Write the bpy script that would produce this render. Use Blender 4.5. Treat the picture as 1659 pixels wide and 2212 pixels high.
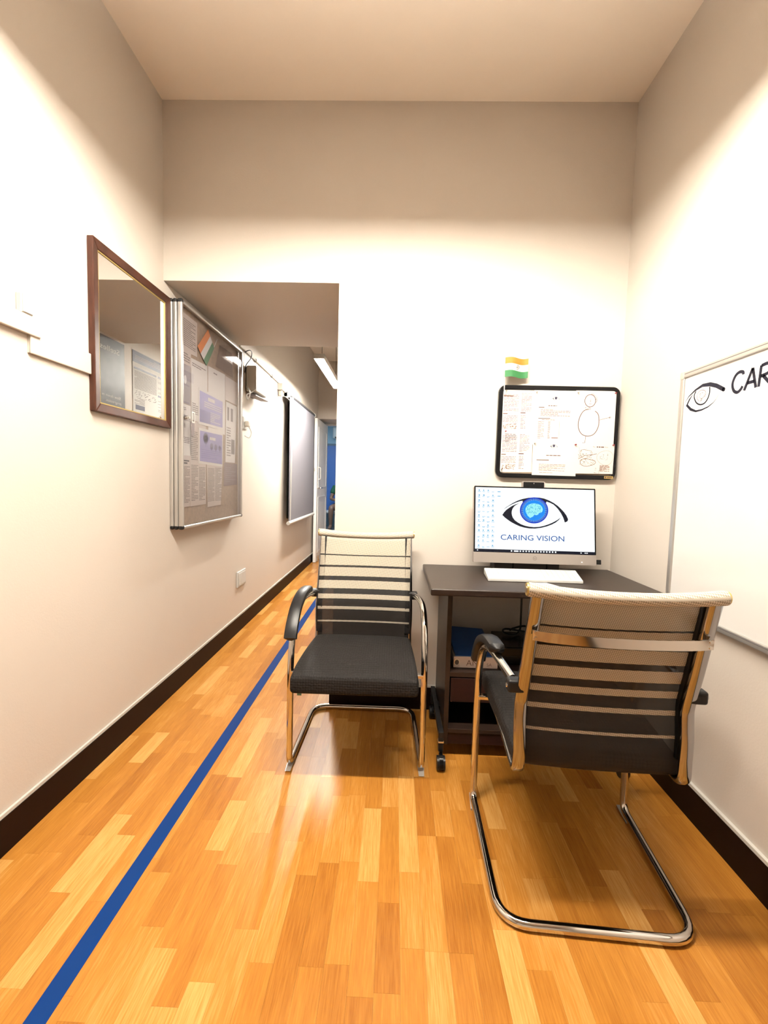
import bpy, math, random
from mathutils import Vector, Matrix
random.seed(7)

# ------------------------------------------------------------------ scene, camera, exposure
sc = bpy.context.scene
for o in list(bpy.data.objects):
    bpy.data.objects.remove(o)
sc.view_settings.view_transform = 'Standard'
sc.view_settings.look = 'None'
sc.view_settings.gamma = 1.0
sc.view_settings.use_curve_mapping = False
sc.view_settings.exposure = 0.0
COL = sc.collection

CAM_H = 1.13
PITCH, YAW, ROLL, FPX = 0.0687, -0.0249, -0.0264, 950.0
cd = bpy.data.cameras.new('camera')
cam = bpy.data.objects.new('camera', cd)
COL.objects.link(cam)
fw = Vector((math.sin(YAW) * math.cos(PITCH), math.cos(YAW) * math.cos(PITCH), -math.sin(PITCH)))
rt = Vector((math.cos(YAW), -math.sin(YAW), 0))
dn = fw.cross(rt)
r2 = math.cos(ROLL) * rt + math.sin(ROLL) * dn
d2 = -math.sin(ROLL) * rt + math.cos(ROLL) * dn
M = Matrix((r2, -d2, -fw)).transposed().to_4x4()
M.translation = Vector((0, 0, CAM_H))
cam.matrix_world = M
cd.sensor_fit = 'HORIZONTAL'
cd.sensor_width = 36
cd.lens = FPX / 1659 * 36
cd.clip_start = 0.02
sc.camera = cam

w = bpy.data.worlds.new('world')
sc.world = w
w.use_nodes = True
w.node_tree.nodes['Background'].inputs[0].default_value = (0.6, 0.65, 0.7, 1)
w.node_tree.nodes['Background'].inputs[1].default_value = 0.05

# strengths of the lamps built further down; the far room's is an unseen addition
L_ROOM_DOWN, L_ROOM_UP, L_CORR, L_FAR = 670.0, 75.0, 700.0, 650.0
C_ROOM = (1.0, 0.93, 0.82)
C_CORR = (1.0, 0.95, 0.86)
C_FAR = (0.72, 0.88, 1.0)

# ------------------------------------------------------------------ main dimensions (metres)
XL, XR, YB, H = -1.135, 1.0515, 2.142, 2.874
ZO, XO = 2.061, -0.2935          # opening: soffit height, right jamb
YS = 3.142                       # far side of the header beam
HC = 2.81                        # corridor ceiling
YE = 6.90                        # corridor end (door wall)
YF = 10.9                        # wall of the room beyond
YR = -2.2                        # wall behind the camera


# ------------------------------------------------------------------ materials
ALB = 0.56      # every painted or printed surface is scaled to the paint of the walls


def mat(name, col, rough=0.5, metal=0.0, **k):
    if metal < 0.5:
        col = tuple(c * ALB for c in col)
    m = bpy.data.materials.new(name)
    m.use_nodes = True
    b = m.node_tree.nodes['Principled BSDF']
    b.inputs['Base Color'].default_value = (*col, 1)
    b.inputs['Roughness'].default_value = rough
    b.inputs['Metallic'].default_value = metal
    if 'spec' in k:
        b.inputs['Specular IOR Level'].default_value = k['spec']
    if 'coat' in k:
        b.inputs['Coat Weight'].default_value = k['coat']
        b.inputs['Coat Roughness'].default_value = k.get('coat_rough', 0.1)
    if 'emit' in k:
        b.inputs['Emission Color'].default_value = (*k['emit'], 1)
        b.inputs['Emission Strength'].default_value = k.get('es', 1)
    if 'trans' in k:
        b.inputs['Transmission Weight'].default_value = k['trans']
    return m


def nodes(m):
    nt = m.node_tree
    return nt, nt.nodes['Principled BSDF']


def noise_tint(m, col, amount=0.05, scale=6.0, bump=0.0, bscale=120.0, sxyz=(1, 1, 1)):
    """slight uneven tone + fine relief"""
    nt, b = nodes(m)
    col = tuple(c * ALB for c in col)
    tc = nt.nodes.new('ShaderNodeTexCoord')
    mp = nt.nodes.new('ShaderNodeMapping')
    mp.inputs['Scale'].default_value = sxyz
    nt.links.new(tc.outputs['Object'], mp.inputs[0])
    n = nt.nodes.new('ShaderNodeTexNoise')
    n.inputs['Scale'].default_value = scale
    n.inputs['Detail'].default_value = 4
    nt.links.new(mp.outputs[0], n.inputs['Vector'])
    r = nt.nodes.new('ShaderNodeValToRGB')
    r.color_ramp.elements[0].position = 0.3
    r.color_ramp.elements[1].position = 0.7
    r.color_ramp.elements[0].color = (*[c * (1 - amount) for c in col], 1)
    r.color_ramp.elements[1].color = (*[c * (1 + amount) for c in col], 1)
    nt.links.new(n.outputs[0], r.inputs[0])
    nt.links.new(r.outputs[0], b.inputs['Base Color'])
    if bump:
        n2 = nt.nodes.new('ShaderNodeTexNoise')
        n2.inputs['Scale'].default_value = bscale
        nt.links.new(mp.outputs[0], n2.inputs['Vector'])
        bp = nt.nodes.new('ShaderNodeBump')
        bp.inputs['Strength'].default_value = bump
        bp.inputs['Distance'].default_value = 0.002
        nt.links.new(n2.outputs[0], bp.inputs['Height'])
        nt.links.new(bp.outputs[0], b.inputs['Normal'])
    return m


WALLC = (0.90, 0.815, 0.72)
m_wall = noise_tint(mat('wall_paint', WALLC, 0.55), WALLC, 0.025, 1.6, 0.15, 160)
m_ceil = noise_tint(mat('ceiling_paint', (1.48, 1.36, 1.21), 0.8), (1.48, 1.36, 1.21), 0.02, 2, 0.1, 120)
m_base = mat('baseboard_tile', (0.012, 0.004, 0.0025), 0.5, spec=0.12)
m_cap = mat('lit_skirting_cap', (0.8, 0.77, 0.7), 0.5)  # whitish grout line, with the lit top edge put into its colour
m_tape = mat('blue_tape', (0.004, 0.045, 0.22), 0.55, spec=0.08)
m_chrome = mat('chrome', (0.66, 0.64, 0.615), 0.08, 1.0)
m_chrome_dk = mat('chrome_dark_reflection', (0.36, 0.365, 0.385), 0.12, 1.0)  # back rail chrome, dark reflections put into its colour
m_alu = mat('aluminium', (0.78, 0.76, 0.73), 0.28, 1.0)
m_alu_lt = mat('aluminium_profile', (0.44, 0.42, 0.395), 0.35, 0.7)
m_blackpl = mat('black_plastic', (0.012, 0.012, 0.013), 0.38, spec=0.3)
m_blackgl = mat('black_gloss', (0.006, 0.006, 0.007), 0.25, spec=0.2)
m_desk = noise_tint(mat('dark_laminate', (0.03, 0.016, 0.011), 0.33, spec=0.3), (0.03, 0.017, 0.012), 0.25, 9, 0.05, 200, (1, 9, 9))
m_drawer = noise_tint(mat('reddish_laminate', (0.022, 0.006, 0.005), 0.45, spec=0.25), (0.022, 0.006, 0.005), 0.2, 9, 0, 1, (1, 9, 9))
m_white = mat('white_plastic', (0.85, 0.84, 0.8), 0.4)
m_offwhite = mat('cream_plastic', (0.78, 0.72, 0.62), 0.5)
m_paper = mat('paper', (0.88, 0.86, 0.82), 0.8)
m_paper_w = mat('warm_paper', (0.72, 0.64, 0.58), 0.8)
m_ink = mat('ink', (0.03, 0.028, 0.035), 0.8)
m_ink_br = mat('brown_ink', (0.16, 0.06, 0.04), 0.8)
m_ink_lt = mat('pale_ink', (0.30, 0.155, 0.10), 0.8)
m_ink_gr = mat('grey_ink', (0.2, 0.17, 0.17), 0.8)
m_navy = mat('navy_print', (0.035, 0.03, 0.085), 0.6)
m_purple = mat('purple_print', (0.09, 0.08, 0.38), 0.55)
m_purple_lt = mat('pale_purple_print', (0.24, 0.22, 0.60), 0.55)
m_mauve = mat('mauve_print', (0.25, 0.16, 0.17), 0.6)
m_greyprint = mat('grey_print', (0.32, 0.27, 0.28), 0.6)
m_felt = noise_tint(mat('taupe_felt', (0.46, 0.35, 0.25), 0.9), (0.46, 0.35, 0.25), 0.12, 60)
m_brownwood = noise_tint(mat('brown_moulding', (0.085, 0.03, 0.017), 0.4, spec=0.25), (0.085, 0.03, 0.017), 0.3, 14, 0, 1, (6, 1, 1))
m_gold = mat('gold_trim', (0.55, 0.42, 0.15), 0.35, 0.8)
m_mirror = mat('mirror_glass', (0.8, 0.8, 0.78), 0.0, 1.0)
m_orange = mat('saffron', (0.85, 0.25, 0.02), 0.7)
m_green = mat('flag_green', (0.03, 0.22, 0.06), 0.7)
m_clothw = mat('flag_white', (0.85, 0.84, 0.8), 0.7)
m_bluefold = mat('blue_folder', (0.018, 0.12, 0.46), 0.5, spec=0.3)
m_silver = mat('silver_plastic', (0.55, 0.49, 0.45), 0.35, 0.4)
m_speaker = mat('stand_fabric', (0.05, 0.04, 0.035), 0.7)
m_red = mat('red_pin', (0.3, 0.01, 0.02), 0.35)
m_steelpin = mat('steel_pin', (0.4, 0.35, 0.3), 0.3, 1.0)
m_blind = mat('grey_blind', (0.27, 0.26, 0.3), 0.55, spec=0.6)
m_blindtube = mat('dark_tube', (0.05, 0.05, 0.055), 0.35)
m_doorp = noise_tint(mat('white_door', (1.3, 1.28, 1.25), 0.35), (1.3, 1.28, 1.25), 0.04, 5)
m_bluewall = mat('blue_panel', (0.05, 0.16, 0.5), 0.45)
m_farwall = mat('pale_blue_paint', (0.42, 0.62, 0.75), 0.6)
m_whiteboard = mat('whiteboard_enamel', (1.04, 1.02, 0.98), 0.12)
m_marker = noise_tint(mat('marker', (0.012, 0.012, 0.02), 0.5, spec=0.1), (0.02, 0.02, 0.035), 0.5, 40)
m_glide = mat('clear_glide', (0.8, 0.78, 0.74), 0.3, trans=0.3)
m_skin = mat('skin', (0.3, 0.15, 0.09), 0.5)
m_shirt = mat('green_shirt', (0.01, 0.11, 0.05), 0.8)
m_shorts = mat('dark_shorts', (0.015, 0.016, 0.022), 0.8)
m_hair = mat('dark_hair', (0.01, 0.008, 0.007), 0.6)


def glass_mat():
    m = bpy.data.materials.new('clear_pane')
    m.use_nodes = True
    nt = m.node_tree
    for n in list(nt.nodes):
        if n.type != 'OUTPUT_MATERIAL':
            nt.nodes.remove(n)
    out = [n for n in nt.nodes if n.type == 'OUTPUT_MATERIAL'][0]
    t = nt.nodes.new('ShaderNodeBsdfTransparent')
    t.inputs[0].default_value = (0.93, 0.92, 0.93, 1)
    g = nt.nodes.new('ShaderNodeBsdfGlossy')
    g.inputs['Roughness'].default_value = 0.03
    fr = nt.nodes.new('ShaderNodeFresnel')
    fr.inputs[0].default_value = 1.6
    mx = nt.nodes.new('ShaderNodeMixShader')
    geo = nt.nodes.new('ShaderNodeNewGeometry')
    inv = nt.nodes.new('ShaderNodeMath'); inv.operation = 'SUBTRACT'; inv.inputs[0].default_value = 1.0
    nt.links.new(geo.outputs['Backfacing'], inv.inputs[1])
    mu = nt.nodes.new('ShaderNodeMath'); mu.operation = 'MULTIPLY'
    nt.links.new(fr.outputs[0], mu.inputs[0]); nt.links.new(inv.outputs[0], mu.inputs[1])
    nt.links.new(mu.outputs[0], mx.inputs[0])
    nt.links.new(t.outputs[0], mx.inputs[1])
    nt.links.new(g.outputs[0], mx.inputs[2])
    nt.links.new(mx.outputs[0], out.inputs[0])
    return m


m_glass = glass_mat()


def emit_mat(name, col, s):
    m = bpy.data.materials.new(name)
    m.use_nodes = True
    nt = m.node_tree
    b = nt.nodes['Principled BSDF']
    b.inputs['Base Color'].default_value = (0, 0, 0, 1)
    b.inputs['Roughness'].default_value = 0.4
    b.inputs['Specular IOR Level'].default_value = 0.2
    b.inputs['Emission Color'].default_value = (*col, 1)
    b.inputs['Emission Strength'].default_value = s
    return m


m_lamp_dn = emit_mat('lamp_diffuser', C_ROOM, L_ROOM_DOWN)
m_lamp_up = emit_mat('lamp_uplight', C_ROOM, L_ROOM_UP)
m_lamp_co = emit_mat('corridor_diffuser', C_CORR, L_CORR)
m_lamp_fa = emit_mat('far_fill_diffuser', C_FAR, L_FAR)
m_scr = emit_mat('screen_white', (0.93, 0.98, 1.0), 1.15)
m_scr_dark = emit_mat('screen_navy', (0.004, 0.006, 0.018), 1.0)
m_scr_blue = emit_mat('screen_blue', (0.0, 0.03, 0.55), 1.0)
m_scr_mid = emit_mat('screen_azure', (0.0, 0.27, 0.95), 1.0)
m_scr_cy = emit_mat('screen_cyan', (0.35, 0.9, 0.95), 1.0)
m_scr_teal = emit_mat('screen_teal', (0.0, 0.42, 0.72), 1.0)
m_scr_txt = emit_mat('screen_text', (0.005, 0.09, 0.36), 1.0)
m_scr_ic = emit_mat('screen_icons', (0.2, 0.5, 0.75), 1.0)


def wood_mat():
    """printed strip flooring: each strip has its own tone (property 'tone'), grain along the strip"""
    m = bpy.data.materials.new('strip_flooring')
    m.use_nodes = True
    nt, b = nodes(m)
    a1 = nt.nodes.new('ShaderNodeAttribute'); a1.attribute_type = 'OBJECT'; a1.attribute_name = 'tone'
    a2 = nt.nodes.new('ShaderNodeAttribute'); a2.attribute_type = 'GEOMETRY'; a2.attribute_name = 'tone'
    ad = nt.nodes.new('ShaderNodeMath'); ad.operation = 'ADD'
    nt.links.new(a1.outputs['Fac'], ad.inputs[0]); nt.links.new(a2.outputs['Fac'], ad.inputs[1])
    geo = nt.nodes.new('ShaderNodeNewGeometry')
    off = nt.nodes.new('ShaderNodeCombineXYZ')
    ml = nt.nodes.new('ShaderNodeMath'); ml.operation = 'MULTIPLY'; ml.inputs[1].default_value = 37.0
    nt.links.new(ad.outputs[0], ml.inputs[0]); nt.links.new(ml.outputs[0], off.inputs[1])
    va = nt.nodes.new('ShaderNodeVectorMath'); va.operation = 'ADD'
    nt.links.new(geo.outputs['Position'], va.inputs[0]); nt.links.new(off.outputs[0], va.inputs[1])
    mp = nt.nodes.new('ShaderNodeMapping'); mp.inputs['Scale'].default_value = (1.0, 0.045, 1.0)
    nt.links.new(va.outputs[0], mp.inputs[0])
    n = nt.nodes.new('ShaderNodeTexNoise'); n.inputs['Scale'].default_value = 260; n.inputs['Detail'].default_value = 3
    n.inputs['Roughness'].default_value = 0.6
    nt.links.new(mp.outputs[0], n.inputs['Vector'])
    mp2 = nt.nodes.new('ShaderNodeMapping'); mp2.inputs['Scale'].default_value = (1.0, 0.12, 1.0)
    nt.links.new(va.outputs[0], mp2.inputs[0])
    n2 = nt.nodes.new('ShaderNodeTexNoise'); n2.inputs['Scale'].default_value = 30; n2.inputs['Detail'].default_value = 2
    nt.links.new(mp2.outputs[0], n2.inputs['Vector'])
    ramp = nt.nodes.new('ShaderNodeValToRGB')
    e = ramp.color_ramp.elements
    e[0].position = 0.0; e[0].color = (0.245, 0.086, 0.011, 1)
    e[1].position = 1.0; e[1].color = (0.53, 0.295, 0.09, 1)
    e2 = ramp.color_ramp.elements.new(0.5); e2.color = (0.375, 0.157, 0.025, 1)
    # tone + grain
    g1 = nt.nodes.new('ShaderNodeMath'); g1.operation = 'MULTIPLY_ADD'; g1.inputs[1].default_value = 0.9; g1.inputs[2].default_value = -0.45
    nt.links.new(n.outputs[0], g1.inputs[0])
    g2 = nt.nodes.new('ShaderNodeMath'); g2.operation = 'MULTIPLY_ADD'; g2.inputs[1].default_value = 0.5; g2.inputs[2].default_value = -0.25
    nt.links.new(n2.outputs[0], g2.inputs[0])
    s1 = nt.nodes.new('ShaderNodeMath'); s1.operation = 'ADD'
    nt.links.new(g1.outputs[0], s1.inputs[0]); nt.links.new(g2.outputs[0], s1.inputs[1])
    s2 = nt.nodes.new('ShaderNodeMath'); s2.operation = 'ADD'
    nt.links.new(s1.outputs[0], s2.inputs[0]); nt.links.new(ad.outputs[0], s2.inputs[1])
    nt.links.new(s2.outputs[0], ramp.inputs[0])
    nt.links.new(ramp.outputs[0], b.inputs['Base Color'])
    b.inputs['Roughness'].default_value = 0.33
    b.inputs['Specular IOR Level'].default_value = 0.22
    bp = nt.nodes.new('ShaderNodeBump'); bp.inputs['Strength'].default_value = 0.12; bp.inputs['Distance'].default_value = 0.001
    nt.links.new(n.outputs[0], bp.inputs['Height']); nt.links.new(bp.outputs[0], b.inputs['Normal'])
    return m


m_wood = wood_mat()

STRIPES = [(0.165, 0.177), (0.272, 0.291), (0.374, 0.414), (0.485, 0.538), (0.580, 0.652), (0.676, 0.785), (0.798, 1.01)]


def mesh_fabric(name, plain=False):
    """woven open mesh, cream with dark bands that widen downwards (v of the uv map = 0 top .. 1 bottom)"""
    m = bpy.data.materials.new(name)
    m.use_nodes = True
    nt, b = nodes(m)
    out = [n for n in nt.nodes if n.type == 'OUTPUT_MATERIAL'][0]
    uv = nt.nodes.new('ShaderNodeUVMap')
    sp = nt.nodes.new('ShaderNodeSeparateXYZ')
    nt.links.new(uv.outputs[0], sp.inputs[0])
    ramp = nt.nodes.new('ShaderNodeValToRGB')
    ramp.color_ramp.interpolation = 'CONSTANT'
    cream, dark = (0.47, 0.42, 0.34, 1), (0.011, 0.009, 0.008, 1)
    els = ramp.color_ramp.elements
    els[0].position = 0; els[0].color = cream
    els[1].position = 0.9999; els[1].color = dark if not plain else cream
    if not plain:
        for a, bb in STRIPES:
            e = els.new(a); e.color = dark
            if bb < 1:
                e = els.new(bb); e.color = cream
    nt.links.new(sp.outputs[1], ramp.inputs[0])
    # weave
    tc = nt.nodes.new('ShaderNodeMapping')
    tc.inputs['Scale'].default_value = (62, 72, 1)
    tc.inputs['Rotation'].default_value = (0, 0, 0.6)
    nt.links.new(uv.outputs[0], tc.inputs[0])
    ch = nt.nodes.new('ShaderNodeTexChecker'); ch.inputs['Scale'].default_value = 2.0
    nt.links.new(tc.outputs[0], ch.inputs['Vector'])
    mul = nt.nodes.new('ShaderNodeMix'); mul.data_type = 'RGBA'; mul.blend_type = 'MULTIPLY'
    mul.inputs[0].default_value = 1.0
    ch.inputs[1].default_value = (1.12, 1.12, 1.12, 1)
    ch.inputs[2].default_value = (0.55, 0.53, 0.5, 1)
    nt.links.new(ramp.outputs[0], mul.inputs[6]); nt.links.new(ch.outputs[0], mul.inputs[7])
    nt.links.new(mul.outputs[2], b.inputs['Base Color'])
    b.inputs['Roughness'].default_value = 0.7
    if not plain:
        tr = nt.nodes.new('ShaderNodeBsdfTransparent')
        mx = nt.nodes.new('ShaderNodeMixShader')
        mx.inputs[0].default_value = 0.2
        nt.links.new(b.outputs[0], mx.inputs[1]); nt.links.new(tr.outputs[0], mx.inputs[2])
        nt.links.new(mx.outputs[0], out.inputs[0])
    return m


m_mesh = mesh_fabric('striped_mesh')
m_roll = mesh_fabric('cream_mesh', True)


def seat_mat():
    m = mat('black_waffle', (0.013, 0.011, 0.010), 0.8, spec=0.25)
    nt, b = nodes(m)
    tc = nt.nodes.new('ShaderNodeTexCoord')
    br = nt.nodes.new('ShaderNodeTexVoronoi')
    br.inputs['Scale'].default_value = 90
    mp = nt.nodes.new('ShaderNodeMapping'); mp.inputs['Scale'].default_value = (1.2, 0.8, 1.2)
    br.inputs['Randomness'].default_value = 0.25
    nt.links.new(tc.outputs['Object'], mp.inputs[0]); nt.links.new(mp.outputs[0], br.inputs['Vector'])
    bp = nt.nodes.new('ShaderNodeBump'); bp.inputs['Strength'].default_value = 0.9; bp.inputs['Distance'].default_value = 0.003
    bp.invert = True
    nt.links.new(br.outputs['Distance'], bp.inputs['Height']); nt.links.new(bp.outputs[0], b.inputs['Normal'])
    return m


m_seat = seat_mat()


# ------------------------------------------------------------------ mesh helpers
class MB:
    def __init__(s):
        s.v, s.f, s.uv = [], [], {}

    def add(s, vs, fs):
        n = len(s.v)
        s.v += [tuple(p) for p in vs]
        s.f += [tuple(i + n for i in f) for f in fs]
        return s

    def box(s, x0, x1, y0, y1, z0, z1):
        return s.hexa([(x0, y0, z0), (x1, y0, z0), (x1, y1, z0), (x0, y1, z0),
                       (x0, y0, z1), (x1, y0, z1), (x1, y1, z1), (x0, y1, z1)])

    def hexa(s, p):
        return s.add(p, [(0, 3, 2, 1), (4, 5, 6, 7), (0, 1, 5, 4), (1, 2, 6, 5), (2, 3, 7, 6), (3, 0, 4, 7)])

    def tube(s, pts, r, n=10, cap=True, closed=False):
        pts = [Vector(p) for p in pts]
        k = len(pts)
        rs = r if isinstance(r, (list, tuple)) else [r] * k
        tang = []
        for i in range(k):
            a, b = pts[max(0, i - 1)], pts[min(k - 1, i + 1)]
            tang.append((b - a).normalized())
        up = Vector((0, 0, 1)) if abs(tang[0].z) < 0.9 else Vector((1, 0, 0))
        nrm = tang[0].cross(up).normalized()
        vs, fs = [], []
        for i in range(k):
            if i:
                ax = tang[i - 1].cross(tang[i])
                if ax.length > 1e-7:
                    ang = tang[i - 1].angle(tang[i])
                    nrm = Matrix.Rotation(ang, 3, ax.normalized()) @ nrm
            nrm = (nrm - tang[i] * nrm.dot(tang[i])).normalized()
            bn = tang[i].cross(nrm)
            for j in range(n):
                a = 2 * math.pi * j / n
                vs.append(pts[i] + rs[i] * (math.cos(a) * nrm + math.sin(a) * bn))
        for i in range(k - 1):
            for j in range(n):
                a, b = i * n + j, i * n + (j + 1) % n
                fs.append((a, b, b + n, a + n))
        if cap:
            fs.append(tuple(range(n - 1, -1, -1)))
            fs.append(tuple((k - 1) * n + j for j in range(n)))
        return s.add(vs, fs)

    def sweep(s, pts, wx, th, side=(1, 0, 0), rnd=0.0):
        """rectangular bar (width wx along side, thickness th) along pts"""
        pts = [Vector(p) for p in pts]
        k = len(pts)
        sd = Vector(side).normalized()
        vs, fs = [], []
        if rnd > 0:
            prof = []
            for q in range(20):
                a = 2 * math.pi * q / 20
                ca, sa = math.cos(a), math.sin(a)
                prof.append((wx / 2 * math.copysign(abs(ca) ** rnd, ca), th / 2 * math.copysign(abs(sa) ** rnd, sa)))
        else:
            prof = [(wx / 2, th / 2), (-wx / 2, th / 2), (-wx / 2, -th / 2), (wx / 2, -th / 2)]
        n = len(prof)
        for i in range(k):
            t = (pts[min(k - 1, i + 1)] - pts[max(0, i - 1)]).normalized()
            nn = t.cross(sd).normalized()
            s2 = nn.cross(t).normalized()
            for (a, b) in prof:
                vs.append(pts[i] + s2 * a + nn * b)
        for i in range(k - 1):
            for j in range(n):
                a, b = i * n + j, i * n + (j + 1) % n
                fs.append((a, b, b + n, a + n))
        fs.append(tuple(range(n - 1, -1, -1)))
        fs.append(tuple((k - 1) * n + j for j in range(n)))
        return s.add(vs, fs)

    def prism(s, fr, pts, h0, h1):
        """polygon in frame fr extruded from h0 to h1 along its normal"""
        n = len(pts)
        vs = [fr.p(u, v, h0) for u, v in pts] + [fr.p(u, v, h1) for u, v in pts]
        fs = [tuple(range(n - 1, -1, -1)), tuple(range(n, 2 * n))]
        for i in range(n):
            j = (i + 1) % n
            fs.append((i, j, n + j, n + i))
        return s.add(vs, fs)

    def poly(s, fr, pts, h):
        return s.add([fr.p(u, v, h) for u, v in pts], [tuple(range(len(pts)))])

    def rect(s, fr, u0, v0, u1, v1, h):
        return s.poly(fr, [(u0, v0), (u1, v0), (u1, v1), (u0, v1)], h)

    def stroke(s, fr, pts, wd, h):
        k = len(pts)
        ws = wd if isinstance(wd, (list, tuple)) else [wd] * k
        vs, fs = [], []
        for i in range(k):
            a, b = Vector(pts[max(0, i - 1)]), Vector(pts[min(k - 1, i + 1)])
            t = (b - a)
            t = t.normalized() if t.length > 1e-9 else Vector((1, 0))
            nn = Vector((-t.y, t.x)) * ws[i] / 2
            c = Vector(pts[i])
            vs += [fr.p(*(c + nn), h), fr.p(*(c - nn), h)]
        for i in range(k - 1):
            fs.append((2 * i, 2 * i + 1, 2 * i + 3, 2 * i + 2))
        return s.add(vs, fs)

    def text(s, fr, body, u, v, size, h, align='LEFT', bold=0.0, width=None, depth=None):
        vs, fs, wd = text_geo(body, bold)
        k = size
        kx = k if width is None else width / max(wd, 1e-6)
        du = 0 if align == 'LEFT' else -wd * kx / 2
        return s.add([fr.p(u + du + x * kx, v + y * k, h) for x, y in vs], fs)


_tx = {}


def text_geo(body, bold):
    key = (body, bold)
    if key in _tx:
        return _tx[key]
    c = bpy.data.curves.new('t', 'FONT')
    c.body = body
    c.size = 1.38          # cap height about 1
    c.offset = bold
    c.resolution_u = 4
    o = bpy.data.objects.new('t', c)
    COL.objects.link(o)
    bpy.context.view_layer.update()
    me = o.evaluated_get(bpy.context.evaluated_depsgraph_get()).to_mesh()
    vs = [(p.co.x, p.co.y) for p in me.vertices]
    fs = [tuple(p.vertices) for p in me.polygons]
    x0 = min(p[0] for p in vs)
    vs = [(x - x0, y) for x, y in vs]
    wd = max(p[0] for p in vs)
    bpy.data.objects.remove(o)
    bpy.data.curves.remove(c)
    _tx[key] = (vs, fs, wd)
    return _tx[key]


class Fr:
    """flat frame: origin, u (right), v (up), n (towards the viewer)"""
    def __init__(s, o, u, v):
        s.o, s.u, s.v = Vector(o), Vector(u).normalized(), Vector(v).normalized()
        s.n = s.u.cross(s.v).normalized()

    def p(s, u, v, h=0.0):
        return s.o + s.u * u + s.v * v + s.n * h


PRINT = {'print', 'headings', 'taskbar_icons', 'desktop_icons', 'figure_print', 'logo_ticks', 'brain_folds', 'map_print', 'pen_lines', 'dark_print', 'section_bars', 'header_text', 'lettering', 'title', 'brain_sketch'}


def obj(name, mb, m, parent=None, smooth=False, bev=0.0, seg=2, world=True, ang=35):
    me = bpy.data.meshes.new(name)
    vs = mb.v
    if parent is not None and world:
        inv = root_matrix(parent).inverted()
        vs = [tuple(inv @ Vector(p)) for p in vs]
    me.from_pydata(vs, [], mb.f)
    me.validate()
    if mb.uv:
        ul = me.uv_layers.new(name='UVMap')
        for lp in me.loops:
            ul.data[lp.index].uv = mb.uv.get(lp.vertex_index, (0, 0))
    me.materials.append(m)
    o = bpy.data.objects.new(name, me)
    COL.objects.link(o)
    if name in PRINT:
        o['kind'] = 'stuff'
    if parent is not None:
        o.parent = parent
    if smooth:
        for p in me.polygons:
            p.use_smooth = True
        try:
            me.set_sharp_from_angle(angle=math.radians(ang))
        except Exception:
            pass
    if bev:
        b = o.modifiers.new('edge', 'BEVEL')
        b.width = bev
        b.segments = seg
        b.limit_method = 'ANGLE'
        b.angle_limit = math.radians(40)
    return o


_rm = {}


def root_matrix(o):
    m = Matrix.LocRotScale(o.location, o.rotation_euler, None)
    return root_matrix(o.parent) @ m if o.parent else m


def tag(o, label, cat, group=None, kind=None):
    o['label'] = label
    o['category'] = cat
    if group:
        o['group'] = group
    if kind:
        o['kind'] = kind
    return o


def thing(name, label, cat, loc=(0, 0, 0), rz=0.0, group=None, kind=None):
    o = bpy.data.objects.new(name, None)
    o.empty_display_size = 0.05
    COL.objects.link(o)
    o.location = loc
    o.rotation_euler = (0, 0, rz)
    return tag(o, label, cat, group, kind)


def smoothpath(pts, sub=6):
    P = [Vector(p) for p in pts]
    out = []
    for i in range(len(P) - 1):
        p0, p1, p2, p3 = P[max(0, i - 1)], P[i], P[i + 1], P[min(len(P) - 1, i + 2)]
        for k in range(sub):
            t = k / sub
            out.append(0.5 * ((2 * p1) + (-p0 + p2) * t + (2 * p0 - 5 * p1 + 4 * p2 - p3) * t * t
                              + (-p0 + 3 * p1 - 3 * p2 + p3) * t ** 3))
    out.append(P[-1])
    return out


def fillet(pts, rads, n=6):
    """polyline with rounded corners"""
    P = [Vector(p) for p in pts]
    out = [P[0]]
    for i in range(1, len(P) - 1):
        r = rads[i] if isinstance(rads, (list, tuple)) else rads
        a, b, c = P[i - 1], P[i], P[i + 1]
        d1, d2 = (a - b), (c - b)
        l1, l2 = d1.length, d2.length
        d1.normalize(); d2.normalize()
        th = d1.angle(d2)
        if r <= 0 or th > 3.1:
            out.append(b)
            continue
        t = min(r / math.tan(th / 2), l1 * 0.49, l2 * 0.49)
        s, e = b + d1 * t, b + d2 * t
        for k in range(n + 1):
            q = k / n
            out.append((1 - q) ** 2 * s + 2 * q * (1 - q) * b + q * q * e)
    out.append(P[-1])
    return out


def rrect(u0, v0, u1, v1, r, n=5):
    pts = []
    for cx, cy, a0 in ((u1 - r, v1 - r, 0), (u0 + r, v1 - r, 90), (u0 + r, v0 + r, 180), (u1 - r, v0 + r, 270)):
        for k in range(n + 1):
            a = math.radians(a0 + 90 * k / n)
            pts.append((cx + r * math.cos(a), cy + r * math.sin(a)))
    return pts


def ring(fr, outer, inner, h0, h1, mb):
    n = len(outer)
    vs = [fr.p(*p, h0) for p in outer] + [fr.p(*p, h1) for p in outer] + [fr.p(*p, h0) for p in inner] + [fr.p(*p, h1) for p in inner]
    fs = []
    for i in range(n):
        j = (i + 1) % n
        fs += [(i, j, n + j, n + i), (n + i, n + j, 3 * n + j, 3 * n + i), (3 * n + i, 3 * n + j, 2 * n + j, 2 * n + i), (2 * n + i, 2 * n + j, j, i)]
    return mb.add(vs, fs)


def disc(mb, fr, u, v, r, h0, h1, n=20, ry=None):
    ry = ry or r
    return mb.prism(fr, [(u + r * math.cos(2 * math.pi * k / n), v + ry * math.sin(2 * math.pi * k / n)) for k in range(n)], h0, h1)


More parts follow.
